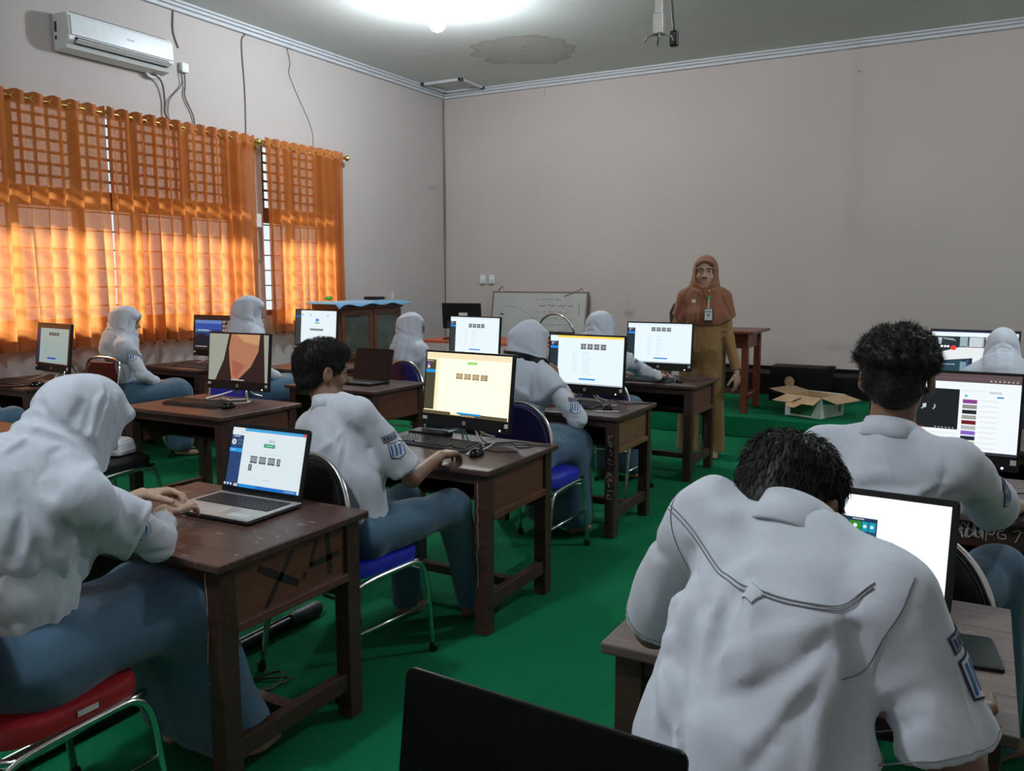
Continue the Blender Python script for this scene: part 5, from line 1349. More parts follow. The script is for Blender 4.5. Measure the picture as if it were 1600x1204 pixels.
# laptops
lapitems = [(0, 0, 1, 1, (0.80, 0.91, 0.95), 0.88), (0.17, 0, 1, 0.05, (0.07, 0.42, 0.80), 0.9), (0.955, 0.0, 1, 0.05, (0.6, 0.12, 0.15), 0.9), (0.0, 0.05, 1, 0.105, (0.84, 0.90, 0.92), 0.9), (0.1, 0.075, 0.22, 0.085, (0.6, 0.65, 0.68), .9),
            (0, 0.13, 0.17, 0.985, (0.022, 0.060, 0.185), 0.9), (0.03, 0.145, 0.12, 0.16, (0.6, 0.65, 0.75), 0.9), disc(0.042, 0.25, 0.032, 1.6, (0.75, 0.8, 0.8), 0.9), disc(0.042, 0.25, 0.016, 1.6, (0.35, 0.42, 0.45), 0.9), (0.09, 0.21, 0.15, 0.218, (0.4, 0.45, 0.6), .9), (0.09, 0.26, 0.15, 0.267, (0.2, 0.25, 0.4), .9), (0.09, 0.285, 0.15, 0.292, (0.2, 0.25, 0.4), .9),
            (0, 0.355, 0.17, 0.42, (0.02, 0.33, 0.78), 1.0), (0.02, 0.38, 0.08, 0.392, (0.5, 0.7, 0.9), 1.0),
            (0.49, 0.20, 0.515, 0.207, (0.6, 0.68, 0.7), .9), (0.53, 0.155, 0.57, 0.21, (0.55, 0.65, 0.67), .9), (0.58, 0.155, 0.61, 0.21, (0.55, 0.65, 0.67), .9), (0.47, 0.23, 0.62, 0.295, (0.05, 0.36, 0.20), 1.0), (0.50, 0.255, 0.59, 0.268, (0.4, 0.65, 0.5), 1.0),
            (0.42, 0.40, 0.66, 0.406, (0.6, 0.66, 0.68), 0.9)]
for i, d in enumerate('0000003'):
    u = 0.335 + 0.050 * i + 0.024 * (i // 2)
    lapitems += [(u - 0.022, 0.455, u + 0.022, 0.575, (0.055, 0.075, 0.10), 0.9), ('t', d, u, 0.515, 0.024, (0.75, 0.82, 0.85), 0.9)]
lapitems += [(0.313, 0.595, 0.357, 0.705, (0.055, 0.075, 0.10), 0.9), ('t', '1', 0.335, 0.65, 0.024, (0.75, 0.82, 0.85), 0.9), (0.30, 0.83, 0.42, 0.836, (0.55, 0.6, 0.62), .9), (0.52, 0.83, 0.62, 0.838, (0.5, 0.55, 0.57), .9),
             (0.0, 0.945, 0.2, 1, (0.012, 0.04, 0.12), 0.9), (0.2, 0.945, 1, 1, (0.01, 0.17, 0.60), 0.9), (0.22, 0.945, 0.45, 1, (0.02, 0.28, 0.75), 0.9), (0.15, 0.95, 0.20, 0.995, (0.7, 0.6, 0.5), .9)] + [disc(0.025 + 0.042 * k, 0.965, 0.014, 1.6, (0.6, 0.7, 0.75), 0.9) for k in range(3)] + [(0.84, 0.965, 0.98, 0.98, (0.4, 0.5, 0.7), .9)]
laptop('silver laptop with a countdown page on the desk painted X.4', -2.186, 2.085, 0.72, 1.8, 14.6, lapitems, W=0.375, D=0.255, Hh=0.25, basem=SILVER, palm_sticker=True)
laptop('black switched-off laptop behind the person with the badge', -4.043, 5.01, 0.72, -0.7, 14, [(0, 0, 1, 1, (0.012, 0.008, 0.008), 0.5)], W=0.36, D=0.24, Hh=0.24, basem=DGREY)
tile = (0.005, 0.32, 0.46)
startm = [(0, 0, 1, 1, (0.95, 0.97, 1.0), 1.05), (0.10, 0.24, 0.56, 0.80, (0.015, 0.04, 0.10), 0.9), (0.40, 0.252, 0.475, 0.263, (0.6, 0.65, 0.7), .9)] + \
         [(0.105 + 0.0 + 0.09 * i, 0.28 + 0.115 * j, 0.188 + 0.09 * i, 0.385 + 0.115 * j, tile, 1.0) for i in range(3) for j in range(4)] + [(0.385, 0.28, 0.46, 0.385, (0.03, 0.25, 0.02), 1.0), (0.465, 0.28, 0.505, 0.385, tile, 1.0), (0.51, 0.28, 0.553, 0.385, tile, 1.0), (0.385, 0.395, 0.555, 0.50, (0.015, 0.10, 0.14), 0.9), (0.40, 0.41, 0.45, 0.44, (0.3, 0.45, 0.5), .9)] + \
         [disc(0.422, 0.33, 0.014, 1.6, (0.8, 0.9, 0.8), 1), disc(0.485, 0.33, 0.012, 1.6, (0.6, 0.85, 0.9), 1), disc(0.53, 0.33, 0.012, 1.6, (0.6, 0.85, 0.9), 1), disc(0.33, 0.33, 0.012, 1.6, (0.6, 0.85, 0.9), 1), disc(0.33, 0.44, 0.012, 1.6, (0.6, 0.85, 0.9), 1), (0, 0.965, 1, 1, (0.02, 0.02, 0.03), 0.9), (0.90, 0.972, 0.97, 0.99, (0.5, 0.55, 0.6), .9)]
laptop('black laptop with a blue tile menu in front of the hunched person', -0.215, 2.10, 0.72, -4, 13, startm, W=0.385, D=0.26, Hh=0.262, basem=DGREY)
# photographer's own laptop, seen at the bottom edge
desk('desk at the bottom edge carrying the nearest black laptop', -0.30, 0.28, W=0.84, D=0.62)
laptop('nearest black glossy laptop with its screen off, at the bottom edge', -0.44, 0.80, 0.72, -3, 8, [(0, 0, 1, 1, (0.004, 0.004, 0.005), 0.3)], W=0.385, D=0.26, Hh=0.262, lidm=mat('black_lid', (0.003, 0.003, 0.0035), 0.22, spec=0.12), on=None)

# ------------------------------------------------------------------ small things on desks
phone('black phone lying on the rough plank desk', 0.032, 1.935, 0.72, 8, w=0.078, l=0.165)
phone('black phone by the keyboard under the yellow-tinted monitor', -2.36, 3.02, 0.72, -70, w=0.085, l=0.17)
phone('small phone on the far left window-side desk', -6.12, 3.50, 0.72, -60)
cord('white cable looping under the yellow-tinted monitor', [(-2.30, 3.33, 0.725), (-2.20, 3.30, 0.73), (-2.08, 3.26, 0.728), (-2.00, 3.18, 0.725), (-1.97, 3.10, 0.725), (-1.95, 3.12, 0.725), (-1.96, 3.24, 0.725), (-1.98, 3.36, 0.73)], 0.0045, WCABLE)
cord('black cables tangled at the right of the yellow-tinted monitor', [(-2.12, 3.42, 0.76), (-2.02, 3.36, 0.724), (-1.92, 3.42, 0.724), (-1.84, 3.34, 0.724), (-1.80, 3.40, 0.724), (-1.88, 3.46, 0.724), (-1.98, 3.40, 0.724), (-2.02, 3.28, 0.724), (-1.90, 3.22, 0.724), (-1.80, 3.26, 0.724)], 0.003)
cord('second black cable on the yellow-tinted monitor desk', [(-2.20, 3.44, 0.76), (-2.10, 3.34, 0.724), (-1.98, 3.33, 0.724), (-1.86, 3.38, 0.728), (-1.76, 3.44, 0.724), (-1.74, 3.47, 0.724)], 0.003)
single('adapter_box', 'black power box behind the keyboard under the yellow-tinted monitor', 'adapter', BLACKP, lambda m: m.bx(-0.10, 0.10, -0.05, 0.05, 0, 0.035), loc=(-2.36, 3.38, 0.72), yaw=4, bevel=0.006)
cord('pale cable on the pale-sided desk', [(-2.30, 4.78, 0.725), (-2.18, 4.83, 0.74), (-2.06, 4.80, 0.73), (-2.02, 4.72, 0.725), (-1.94, 4.78, 0.725)], 0.004, WCABLE)
cord('dark cable at the back of the pale-sided desk', [(-2.0, 4.85, 0.75), (-1.92, 4.86, 0.724), (-1.86, 4.92, 0.724), (-1.80, 4.95, 0.724), (-1.78, 4.99, 0.724)], 0.0035)
cord('pale cable under the monitor nearest the standing person', [(-2.34, 6.24, 0.725), (-2.22, 6.28, 0.745), (-2.08, 6.26, 0.73), (-2.02, 6.2, 0.725)], 0.004, WCABLE)
cord('dark cable on the farthest aisle desk', [(-2.05, 6.3, 0.75), (-1.96, 6.28, 0.724), (-1.88, 6.34, 0.724), (-1.82, 6.42, 0.724)], 0.0035)
single('pen', 'pale pen on the pale-sided desk', 'pen', WCABLE, lambda m: m.tube([(0, 0, 0.005), (0.13, 0.05, 0.005)], 0.0045, 8), loc=(-1.96, 4.50, 0.72))
cord('black cables beside the far left window-side monitor', [(-6.10, 3.9, 0.80), (-6.02, 3.88, 0.86), (-5.98, 3.9, 0.78), (-6.04, 3.95, 0.73), (-5.99, 3.98, 0.80), (-5.96, 4.0, 0.726)], 0.005)
single('adapter_box', 'dark power strip on the far left window-side desk', 'adapter', BLACKP, lambda m: m.bx(-0.14, 0.14, -0.03, 0.03, 0, 0.04), loc=(-6.10, 4.03, 0.72), yaw=20, bevel=0.005)
cord('grey cable under the tan picture monitor', [(-4.40, 3.75, 0.725), (-4.30, 3.70, 0.73), (-4.18, 3.74, 0.74), (-4.08, 3.68, 0.725), (-4.02, 3.76, 0.725), (-4.06, 3.82, 0.73)], 0.004, WCABLE)
for k in range(3):
    cord('dark cable on the desk at the left edge, number of loops differing', [(-4.35 + .1 * k, 2.2 + .05 * k, 0.725), (-4.2 + .06 * k, 2.3, 0.75), (-4.12, 2.25 + .04 * k, 0.73), (-4.0, 2.35 - .05 * k, 0.725), (-3.92, 2.25, 0.74), (-3.86, 2.3 + .03 * k, 0.725)], 0.005)['label'] = ('lowest', 'middle', 'uppermost')[k] + ' of the dark cables tangled on the desk at the left edge'
cord('thin cable running off the silver laptop', [(-2.37, 1.98, 0.726), (-2.42, 2.05, 0.724), (-2.40, 2.14, 0.724), (-2.45, 2.17, 0.724)], 0.003)
cord('dark cable at the mouse of the person at the video page monitor', [(0.10, 3.27, 0.73), (0.06, 3.36, 0.724), (0.10, 3.46, 0.724), (0.18, 3.5, 0.73)], 0.003)
# floor: conduit and the cable tangle under the nearest left desk
def conduit():
    T = thing('cable_duct', 'long black pipe lying on the green floor under the left desks', 'pipe', (-2.52, 2.05, 0))
    part('pipe', T, BLACKP, lambda m: m.tube([(0.04, -1.1, 0.032), (0, 0, 0.032), (-0.01, 0.62, 0.032)], 0.026, 12), smooth='auto')
    part('chrome_strip', T, CHROME, lambda m: m.tube([(0.035, -1.1, 0.060), (-0.005, 0, 0.060), (-0.015, 0.62, 0.060)], 0.006, 8), smooth=True)
    part('end_cap', T, DGREY, lambda m: m.lathe([(0.03, 0.50), (0.034, 0.52), (0.034, 0.66), (0.026, 0.68)], n=14, axis='y', c=(-0.01, 0, 0.036)), smooth='auto')
conduit()
r_ = random.Random(12)
for k in range(3):
    pts = [(-2.35 + r_.uniform(-.17, .17), 2.02 + r_.uniform(-.2, .2), 0.006 + 0.004 * k) for _ in range(11)]
    pts = [(-2.45 + .05 * k, 2.1, 0.5), (-2.44 + .05 * k, 2.08, 0.25)] + pts
    wire('floor_cable', ('thinnest', 'middle', 'rightmost')[k] + ' black cable tangled on the floor under the nearest left desk', pts, 0.0035, CABLE, 'cable', 'cables under the nearest left desk', 7)
# patch of white cloth on a seat, shoes
single('folded_cloth', 'white folded cloth on the dark chair behind the nearest person in hijab', 'cloth', WBADGE, lambda m: m.box((0, 0, 0.05), (0.26, 0.18, 0.10), None, taper=0.85), loc=(-4.47, 3.10, 0.467), yaw=15, bevel=0.03)

# ------------------------------------------------------------------ far end of the room
def cabinet():
    T = thing('cabinet', 'low wooden cabinet with glass doors and a blue cloth on top', 'cabinet', (-6.47, 7.74, 0))
    part('carcass', T, CABW, lambda m: m.bx(-0.13, 0.25, -0.57, 0.57, 0.05, 1.23), bevel=0.006)
    part('plinth', T, CABW, lambda m: m.bx(-0.12, 0.23, -0.55, 0.55, 0, 0.05))
    part('cornice', T, CABW, lambda m: m.bx(-0.135, 0.275, -0.585, 0.585, 1.16, 1.235), bevel=0.006)
    G = mat('cabinet_glass', (0.060, 0.072, 0.062), 0.12, var=0.3, scale=5, spec=0.7)
    for k, (y0, y1) in enumerate(((-0.54, 0.0), (0.02, 0.54))):
        D_ = part('door', T, CABW, lambda m: [m.bx(0.25, 0.272, *a) for a in ((y0, y1, 0.60, 0.66), (y0, y1, 1.09, 1.15), (y0, y0 + .06, 0.66, 1.09), (y1 - .06, y1, 0.66, 1.09))], bevel=0.003)
        part('glass_pane', D_, G, lambda m: m.bx(0.252, 0.258, y0 + .06, y1 - .06, 0.66, 1.09))
        part('lower_door', T, CABW, lambda m: m.bx(0.25, 0.27, y0, y1, 0.08, 0.57), bevel=0.004)
cabinet()
def bluecloth(m):
    nx, ny = 20, 36; vs = []; r_ = random.Random(3)
    for i in range(nx + 1):
        for j in range(ny + 1):
            x = -0.14 + 0.48 * i / nx; y = -0.66 + 1.36 * j / ny; z = 1.245 + 0.004 * math.sin(7 * y + 3 * x)
            ox = max(0, x - 0.285); oy = max(0, abs(y) - 0.60)
            z -= (ox * 0.7 + oy * 0.35) * (1.0 + 0.35 * math.sin(16 * y)); vs.append((x, y, z))
    m.raw(vs, [(i * (ny + 1) + j, (i + 1) * (ny + 1) + j, (i + 1) * (ny + 1) + j + 1, i * (ny + 1) + j + 1) for i in range(nx) for j in range(ny)])
o = single('tablecloth', 'light blue cloth spread on top of the wooden cabinet', 'cloth', cloth_mat('light_blue_cloth', (0.15, 0.34, 0.52)), bluecloth, loc=(-6.47, 7.74, 0), smooth=True)
md = o.modifiers.new('s', 'SOLIDIFY'); md.thickness = 0.006
single('black_box', 'small black box on the blue cloth of the cabinet', 'box', BLACKP, lambda m: m.bx(-0.09, 0.09, -0.09, 0.09, 0, 0.035), loc=(-6.38, 8.0, 1.252), bevel=0.006)
single('green_leaf_ornament', 'small green leafy thing on the blue cloth of the cabinet', 'ornament', mat('leaf_green', (0.08, 0.30, 0.04), 0.6, var=0.3), lambda m: [m.lathe([(0.001, 0), (0.03, 0.015), (0.026, 0.04), (0.001, 0.055)], c=(0.02 * k - .02, 0.03 * math.sin(k * 2), 0), n=12) for k in range(3)], loc=(-6.55, 7.38, 1.250), smooth=True)
single('glass_jar', 'clear jar on the blue cloth near the black box', 'jar', mat('pale_glass', (0.45, 0.43, 0.42), 0.15), lambda m: m.lathe([(0.03, 0), (0.032, 0.05), (0.026, 0.09), (0.028, 0.10)], n=16), loc=(-6.28, 8.22, 1.25), smooth='auto')
def wboard():
    T = thing('whiteboard', 'framed whiteboard with faint writing leaning on the far wall', 'whiteboard', (-5.23, 9.86, 0), 0); T.rotation_euler = (R(-9), 0, 0)
    part('board', T, mat('whiteboard_face', (0.42, 0.44, 0.41), 0.35, var=0.05, scale=4), lambda m: m.bx(-0.70, 0.70, 0, 0.02, 0.02, 1.33))
    part('frame', T, mat('whiteboard_frame', (0.20, 0.14, 0.12), 0.5), lambda m: [m.bx(*a) for a in ((-0.72, 0.72, -0.006, 0.026, 1.325, 1.345), (-0.72, 0.72, -0.006, 0.026, 0.0, 0.02), (-0.72, -0.70, -0.006, 0.026, 0.02, 1.33), (0.70, 0.72, -0.006, 0.026, 0.02, 1.33))])
    def wr(m):
        r_ = random.Random(21)
        for row, (x0, x1) in enumerate(((-0.05, 0.30), (0.0, 0.45), (-0.02, 0.40), (-0.10, 0.44), (0.05, 0.50), (0.1, 0.42))):
            x = x0; z = 1.24 - 0.085 * row
            while x < x1:
                w = r_.uniform(0.05, 0.12); n = int(w / 0.012)
                m.tube([(x + 0.012 * q, -0.002, z + r_.uniform(-0.016, 0.016)) for q in range(n + 1)], 0.0026 if row != 1 else 0.004, 4); x += w + 0.03
        m.tube([(-0.50, -0.002, 1.15), (-0.3, -0.002, 1.12), (-0.16, -0.002, 1.05)], 0.002, 4); m.tube([(0.60, -0.002, 1.18), (0.61, -0.002, 1.05)], 0.004, 4)
    part('handwriting', T, mat('marker_grey', (0.15, 0.17, 0.15), 0.7), wr)
    part('black_mark', T, BLACKP, lambda m: m.box((-0.55, -0.004, 1.03), (0.055, 0.004, 0.018), Matrix.Rotation(R(8), 3, 'Y')))
    part('hook', T, GW, lambda m: m.tube([(-0.64, 0.01, 1.34), (-0.62, 0, 1.38), (-0.57, 0, 1.41)], 0.007, 6) and m.tube([(0.38, -0.01, 1.28), (0.56, -0.01, 1.35), (0.62, 0, 1.39), (0.64, 0, 1.35)], 0.005, 6))
wboard()
def ttable():
    T = thing('table', 'far table with an orange-red cover and pleated pink skirt', 'table', (-4.85, 8.35, 0))
    part('top', T, mat('orange_red_cover', (0.42, 0.085, 0.035), 0.6), lambda m: m.bx(-0.85, 0.95, -0.36, 0.40, 0.765, 0.80), bevel=0.008)
    def sk(m):
        pts = []; per = [(-0.85, -0.36, 0.95, -0.36), (0.95, -0.36, 0.95, 0.40)]
        n = 0; rows = [0.77, 0.72, 0.4, 0.04]; line = []
        for x0, y0, x1, y1 in per:
            L = math.hypot(x1 - x0, y1 - y0); k = int(L / 0.011)
            for i in range(k): t = i / k; line.append((x0 + (x1 - x0) * t, y0 + (y1 - y0) * t, (x1 - x0) / L, (y1 - y0) / L))
        for z in rows:
            for i, (x, y, dx, dy) in enumerate(line):
                o = 0.012 * math.sin(i * 1.05) * (0.5 if z > .75 else 1); m.v.append((x + dy * (o + .012), y - dx * (o + .012), z))
        L = len(line)
        for r2 in range(3):
            for i in range(L - 1): m.f.append((r2 * L + i, r2 * L + i + 1, (r2 + 1) * L + i + 1, (r2 + 1) * L + i)); m.m.append(0)
    part('skirt', T, cloth_mat('pink_pleats', (0.36, 0.155, 0.13)), sk, smooth=True)
    part('valance', T, mat('pale_valance', (0.42, 0.38, 0.36), 0.8), lambda m: m.bx(-0.87, 0.97, -0.392, -0.386, 0.68, 0.765))
ttable()
keyboard('dark keyboard at the left end of the orange-red table', -5.25, 8.12, 0, z=0.80, W=0.38)
single('open_book', 'pale papers on the orange-red table', 'papers', STICK, lambda m: m.bx(-0.15, 0.15, -0.10, 0.10, 0, 0.008), loc=(-4.35, 8.2, 0.80), yaw=-8)
single('dark_folder', 'dark folder lying on the orange-red table by the arched chair', 'folder', mat('dark_red_folder', (0.10, 0.02, 0.02), 0.5), lambda m: m.bx(-0.17, 0.17, -0.11, 0.11, 0, 0.012), loc=(-4.08, 8.22, 0.80), yaw=5)
cord('black cables hanging off the front of the orange-red table', [(-5.3, 8.2, 0.9), (-5.32, 8.02, 0.81), (-5.35, 7.96, 0.70), (-5.30, 7.95, 0.5), (-5.32, 7.95, 0.3)], 0.006)
T_ = chair('arched chrome chair with black back standing behind the orange-red table', -4.62, 9.1, 178, BLACKV, openback=True)
T_.scale = (1.25, 1.2, 1.25)
def redtable():
    T = thing('table', 'tall red-brown wooden table standing on the green stage', 'table', (-2.34, 8.40, STZ))
    part('top', T, REDW, lambda m: m.bx(-0.50, 0.45, -0.36, 0.36, 0.775, 0.80), bevel=0.004)
    for sx in (-0.42, 0.355):
        for sy in (-0.26, 0.24): part('leg', T, REDW, lambda m: m.box((0, 0, 0.388), (0.062, 0.062, 0.775)), key='rtleg', loc=(sx, sy, 0), bevel=0.003)
        part('side_rail', T, REDW, lambda m: m.bx(-0.012, 0.012, -0.26, 0.24, 0.63, 0.775), key='rtrail', loc=(sx, 0, 0))
        part('side_stretcher', T, REDW, lambda m: m.bx(-0.015, 0.015, -0.26, 0.24, 0.12, 0.17), key='rtstr', loc=(sx, 0, 0))
    part('front_rail', T, REDW, lambda m: m.bx(-0.42, 0.355, -0.27, -0.25, 0.63, 0.775))
    part('back_stretcher', T, REDW, lambda m: m.bx(-0.42, 0.355, 0.22, 0.24, 0.12, 0.17))
redtable()
def openbox():
    T = thing('cardboard_box', 'open white and green printed cardboard box on the stage edge', 'box', (-1.365, 8.38, STZ), -22)
    w, d, h = 0.19, 0.20, 0.20
    PR = mat('box_print_white', (0.62, 0.70, 0.66), 0.6, var=0.06); PG = mat('box_print_green', (0.03, 0.20, 0.09), 0.6, var=0.3, scale=8)
    def walls(m):
        t = 0.004
        for a in ((-w, w, -d, -d + t), (-w, w, d - t, d), (-w, -w + t, -d, d), (w - t, w, -d, d)): m.bx(*a, 0, h)
        m.bx(-w, w, -d, d, 0, t)
    part('walls', T, PR, walls)
    part('inner_lining', T, CARD, lambda m: [m.bx(*a, 0.004, h - .001) for a in ((-w + .0042, w - .0042, -d + .0042, -d + .006), (-w + .0042, w - .0042, d - .006, d - .0042), (-w + .0042, -w + .006, -d + .004, d - .004), (w - .006, w - .0042, -d + .004, d - .004))])
    def pr(m):
        m.raw([(-w + .06, -d - .001, 0.02), (w - .10, -d - .001, 0.02), (w - .02, -d - .001, h - .005), (-w + .06, -d - .001, h - .005)], [(0, 1, 2, 3)])
        m.raw([(w + .001, -d + .02, h - .06), (w + .001, -d + .02, h - .01), (w + .001, d - .05, h - .02), (w + .001, d - .10, h - .09)], [(0, 1, 2, 3)]); m.bx(w, w + .001, d - .09, d - .06, 0.04, 0.12)
    part('green_print', T, PG, pr, label='dark green printed panel')
    def flap(m, p0, p1, p2, p3, tab=None):
        n = (Vector(p1) - Vector(p0)).cross(Vector(p3) - Vector(p0)).normalized() * 0.004
        vs = [Vector(q) for q in (p0, p1, p2, p3)]; m.raw(vs + [q + n for q in vs], [(0, 1, 2, 3), (7, 6, 5, 4), (0, 4, 5, 1), (1, 5, 6, 2), (2, 6, 7, 3), (3, 7, 4, 0)])
    part('front_flap', T, CARD, lambda m: flap(m, (-w, -d, h), (w, -d, h), (w + .02, -d - .17, h - .05), (-w - .05, -d - .15, h - .05)) or flap(m, (-w + .10, -d - .14, h - .045), (w - .10, -d - .15, h - .045), (w - .15, -d - .215, h - .085), (-w + .14, -d - .21, h - .085)))
    part('flap_slot', T, DGREY, lambda m: m.box((0, -d - 0.11, h - 0.0255), (0.012, 0.10, 0.004), Matrix.Rotation(R(17), 3, 'X') @ Matrix.Rotation(R(-20), 3, 'Z')))
    part('left_flap', T, CARD, lambda m: flap(m, (-w, -d, h), (-w, d, h), (-w - .20, d + .02, h + .03), (-w - .20, -d + .02, h + .03)))
    part('left_tab', T, CARD, lambda m: m.lathe([(0.055, 0), (0.055, 0.004)], n=20, axis='y', c=(-w - .20, d - 0.04, h + .07)))
    part('right_flap', T, CARD, lambda m: flap(m, (w, -d, h), (w, d, h), (w + .16, d + .02, h - .04), (w + .16, -d, h - .04)))
    part('back_flap', T, PR, lambda m: flap(m, (-w, d, h), (w, d, h), (w, d + .14, h - .05), (-w, d + .14, h - .05)))
openbox()
BK = mat('dull_black_case', (0.005, 0.004, 0.004), 0.6, spec=0.15)
single('bench', 'long low black bench along the far wall of the stage', 'bench', BK, lambda m: m.bx(-3.1, 1.6, 9.62, 10.05, STZ, 0.44), bevel=0.008)
def amp():
    T = thing('equipment_case', 'black equipment case standing before the low black bench', 'case', (-1.66, 9.28, STZ))
    part('case', T, BK, lambda m: m.bx(-0.30, 0.30, -0.16, 0.16, 0, 0.375), bevel=0.008)
    part('metal_edge', T, mat('dull_metal', (0.10, 0.10, 0.10), 0.4, 0.5), lambda m: m.bx(-0.26, 0.26, -0.168, -0.16, 0.10, 0.118))
    part('corner_catch', T, BK, lambda m: m.bx(0.27, 0.33, -0.1, 0.1, 0.34, 0.385), bevel=0.006)
amp()
single('black_bag', 'black bag standing behind the monitor nearest the standing person', 'bag', BLACKV, lambda m: m.lathe([(0.10, 0), (0.17, 0.02), (0.18, 0.16), (0.14, 0.25), (0.05, 0.285), (0.001, 0.29)], n=20), loc=(-2.62, 8.3, STZ + 0.80), smooth='auto')
# ------------------------------------------------------------------ chairs
RC = chair('red chair of the nearest person in white hijab', -2.10, 1.17, 0, REDV)
chair('black backed chair with bright blue seat, under the person with the badge', -2.11, 2.45, -6, BLACKV, seat=BLUEV)
chair('blue chair under the person with the black strap', -2.10, 3.98, 0, DBLUEV, seat=BLUEV)
chair('chair under the seated person nearest the standing person', -2.24, 5.42, 0, DBLUEV)
chair('maroon square-backed chair of the person by the curtain', -6.14, 4.40, 0, MAROONV, square=True)
chair('blue chair of the person seated before the cabinet', -5.28, 4.93, 0, BLUEV)
c3 = chair('blue chair with a small orange number on its back', -3.98, 5.50, 0, DBLUEV)
def num(m):
    vs, fs = text_geo('106', 0.045); tl = Matrix.Translation((0, -0.215, 0.53)) @ Matrix.Rotation(R(80), 4, 'X')
    m.raw([tl @ Vector((a - 0.02, 0.20 + b, 0.0195)) for a, b, _ in vs], fs)
part('painted_number', c3, mat('orange_paint', (0.6, 0.08, 0.03), 0.6), num, label='small orange number')
chair('black chair with white cloth on its seat, at the tan picture desk', -4.45, 3.02, 0, BLACKV, square=True)
chair('black-backed chair of the person at the video page monitor', -0.12, 2.54, -6, BLACKV)
chair('chair under the hunched person', -0.18, 1.15, -8, BLACKV)
chair('chair under the person at the right edge', 0.10, 5.68, 0, DBLUEV)
chair('chair of the person at the left edge', -5.85, 2.75, 0, DBLUEV)
part('seat_label', RC, STICK, lambda m: m.box((0.2175, 0.03, 0.437), (0.002, 0.055, 0.014)), label='small paper label')
# ------------------------------------------------------------------ the people
up_ = (0, 0, 1)
# nearest person in hijab, leaning over the silver laptop
def g0h(p):
    c = p.chest; n = p.neck; H = p.H
    return [(H(0.02, -0.12, -0.05), H(0.085, 0.02, -0.125), 0.013, 0.020), (H(0.085, 0.02, -0.125), H(0.04, 0.085, -0.14), 0.012, 0.016), (H(0.06, -0.05, 0.11), H(0.085, -0.02, -0.09), 0.007, -0.007), (H(0.07, 0.01, 0.10), H(0.075, 0.035, -0.10), 0.007, -0.007), (H(0.06, -0.075, 0.05), H(0.07, -0.06, -0.08), 0.016, 0.007), (H(0.075, 0.04, 0.03), H(0.06, 0.06, -0.09), 0.010, 0.005),
            (n + V(0.05, -0.10, 0.06), n + V(0.17, -0.12, -0.24), 0.018, 0.013), (n + V(0.10, -0.06, 0.03), n + V(0.24, -0.02, -0.28), 0.020, 0.012), (n + V(0.08, 0.04, 0.02), n + V(0.25, 0.09, -0.20), 0.018, 0.010), (n + V(-0.02, -0.13, 0.02), n + V(0.02, -0.20, -0.30), 0.02, 0.014)]
G0 = person('person in white hijab leaning over the silver laptop, nearest on the left', (-2.07, 1.15, 0), 0, hz=0.555, l1=4, l2=26, l3=42, hp=34, hy=-4, sc=0.99, girl=True, skin='fair', h=0.0066, hh=0.005, seed=11,
    hands=dict(R=((-2.13, 1.64, 0.80), (-0.1, 0.95, 0.05), (0.2, -0.1, 0.95), (20, 30, 20)), L=((-2.24, 1.65, 0.835), (0.72, 0.70, 0.05), (-0.25, 0.25, 0.9), (28, 40, 25))), elb=[None, (-1.99, 1.50, 0.765)], cuffs=0.62, ankles=[(-0.13, 0.56, 0.08), (0.13, 0.56, 0.08)],
    cape=(0.26, 0.25, 0.40), cape_c=(0.0, 0.02, -0.04), hcrs=g0h)
osis(G0, G0.S[1] * 0.30 + G0.E[1] * 0.70 + V(0.06, -0.02, 0.01), (-0.2, -0.3, 0.9), 0.058)
# person with the badge
def b2c(p):
    n = p.neck; m = p.mid
    return [(p.S[1] + V(0.0, -0.08, 0.0), m + V(0.10, -0.12, 0.0), 0.016, 0.008), (p.S[1] + V(-.05, -0.09, -0.02), m + V(0.05, -0.14, -0.08), 0.018, 0.009), (p.S[1] + V(0.05, 0.02, -.05), p.E[1] + V(0.03, -.04, 0.02), 0.014, 0.007), (p.E[1] + V(-.05, -.06, 0.03), m + V(0.13, 0.03, -0.02), 0.014, 0.010)]
B2 = person('person in white shirt with sleeve badge, hand reaching the mouse at the yellow-tinted monitor', (-2.05, 2.44, 0), -12, hz=0.545, l1=-3, l2=-3, l3=6, side=-17, hp=8, hy=-14, sc=0.98, belly=0.008, hoff=(-0.035, -0.02, -0.012), skin='dark', h=0.0085, seed=21, hair='short', crs=b2c,
    elb=[None, (-1.88, 2.56, 0.735)], hands=dict(R=((-1.95, 2.86, 0.765), (0.08, 1, -0.02), (0, 0.1, 1), (24, 34, 20)), L=((-2.32, 2.92, 0.755), (0.1, 1, -0.05), (-0.2, 0, 1), (12, 18, 12))), tfold=0.007,
    ankles=[(-0.20, 0.42, 0.08), (0.02, 0.62, 0.08)], knees=[(-0.20, 0.42, 0.55), (0.07, 0.46, 0.56)], poles=[None, (0.8, -0.5, -0.7)])
osis(B2, B2.S[1] * 0.45 + B2.E[1] * 0.55 + V(0.07, -0.02, 0.01), (0, -0.3, 1), 0.06)
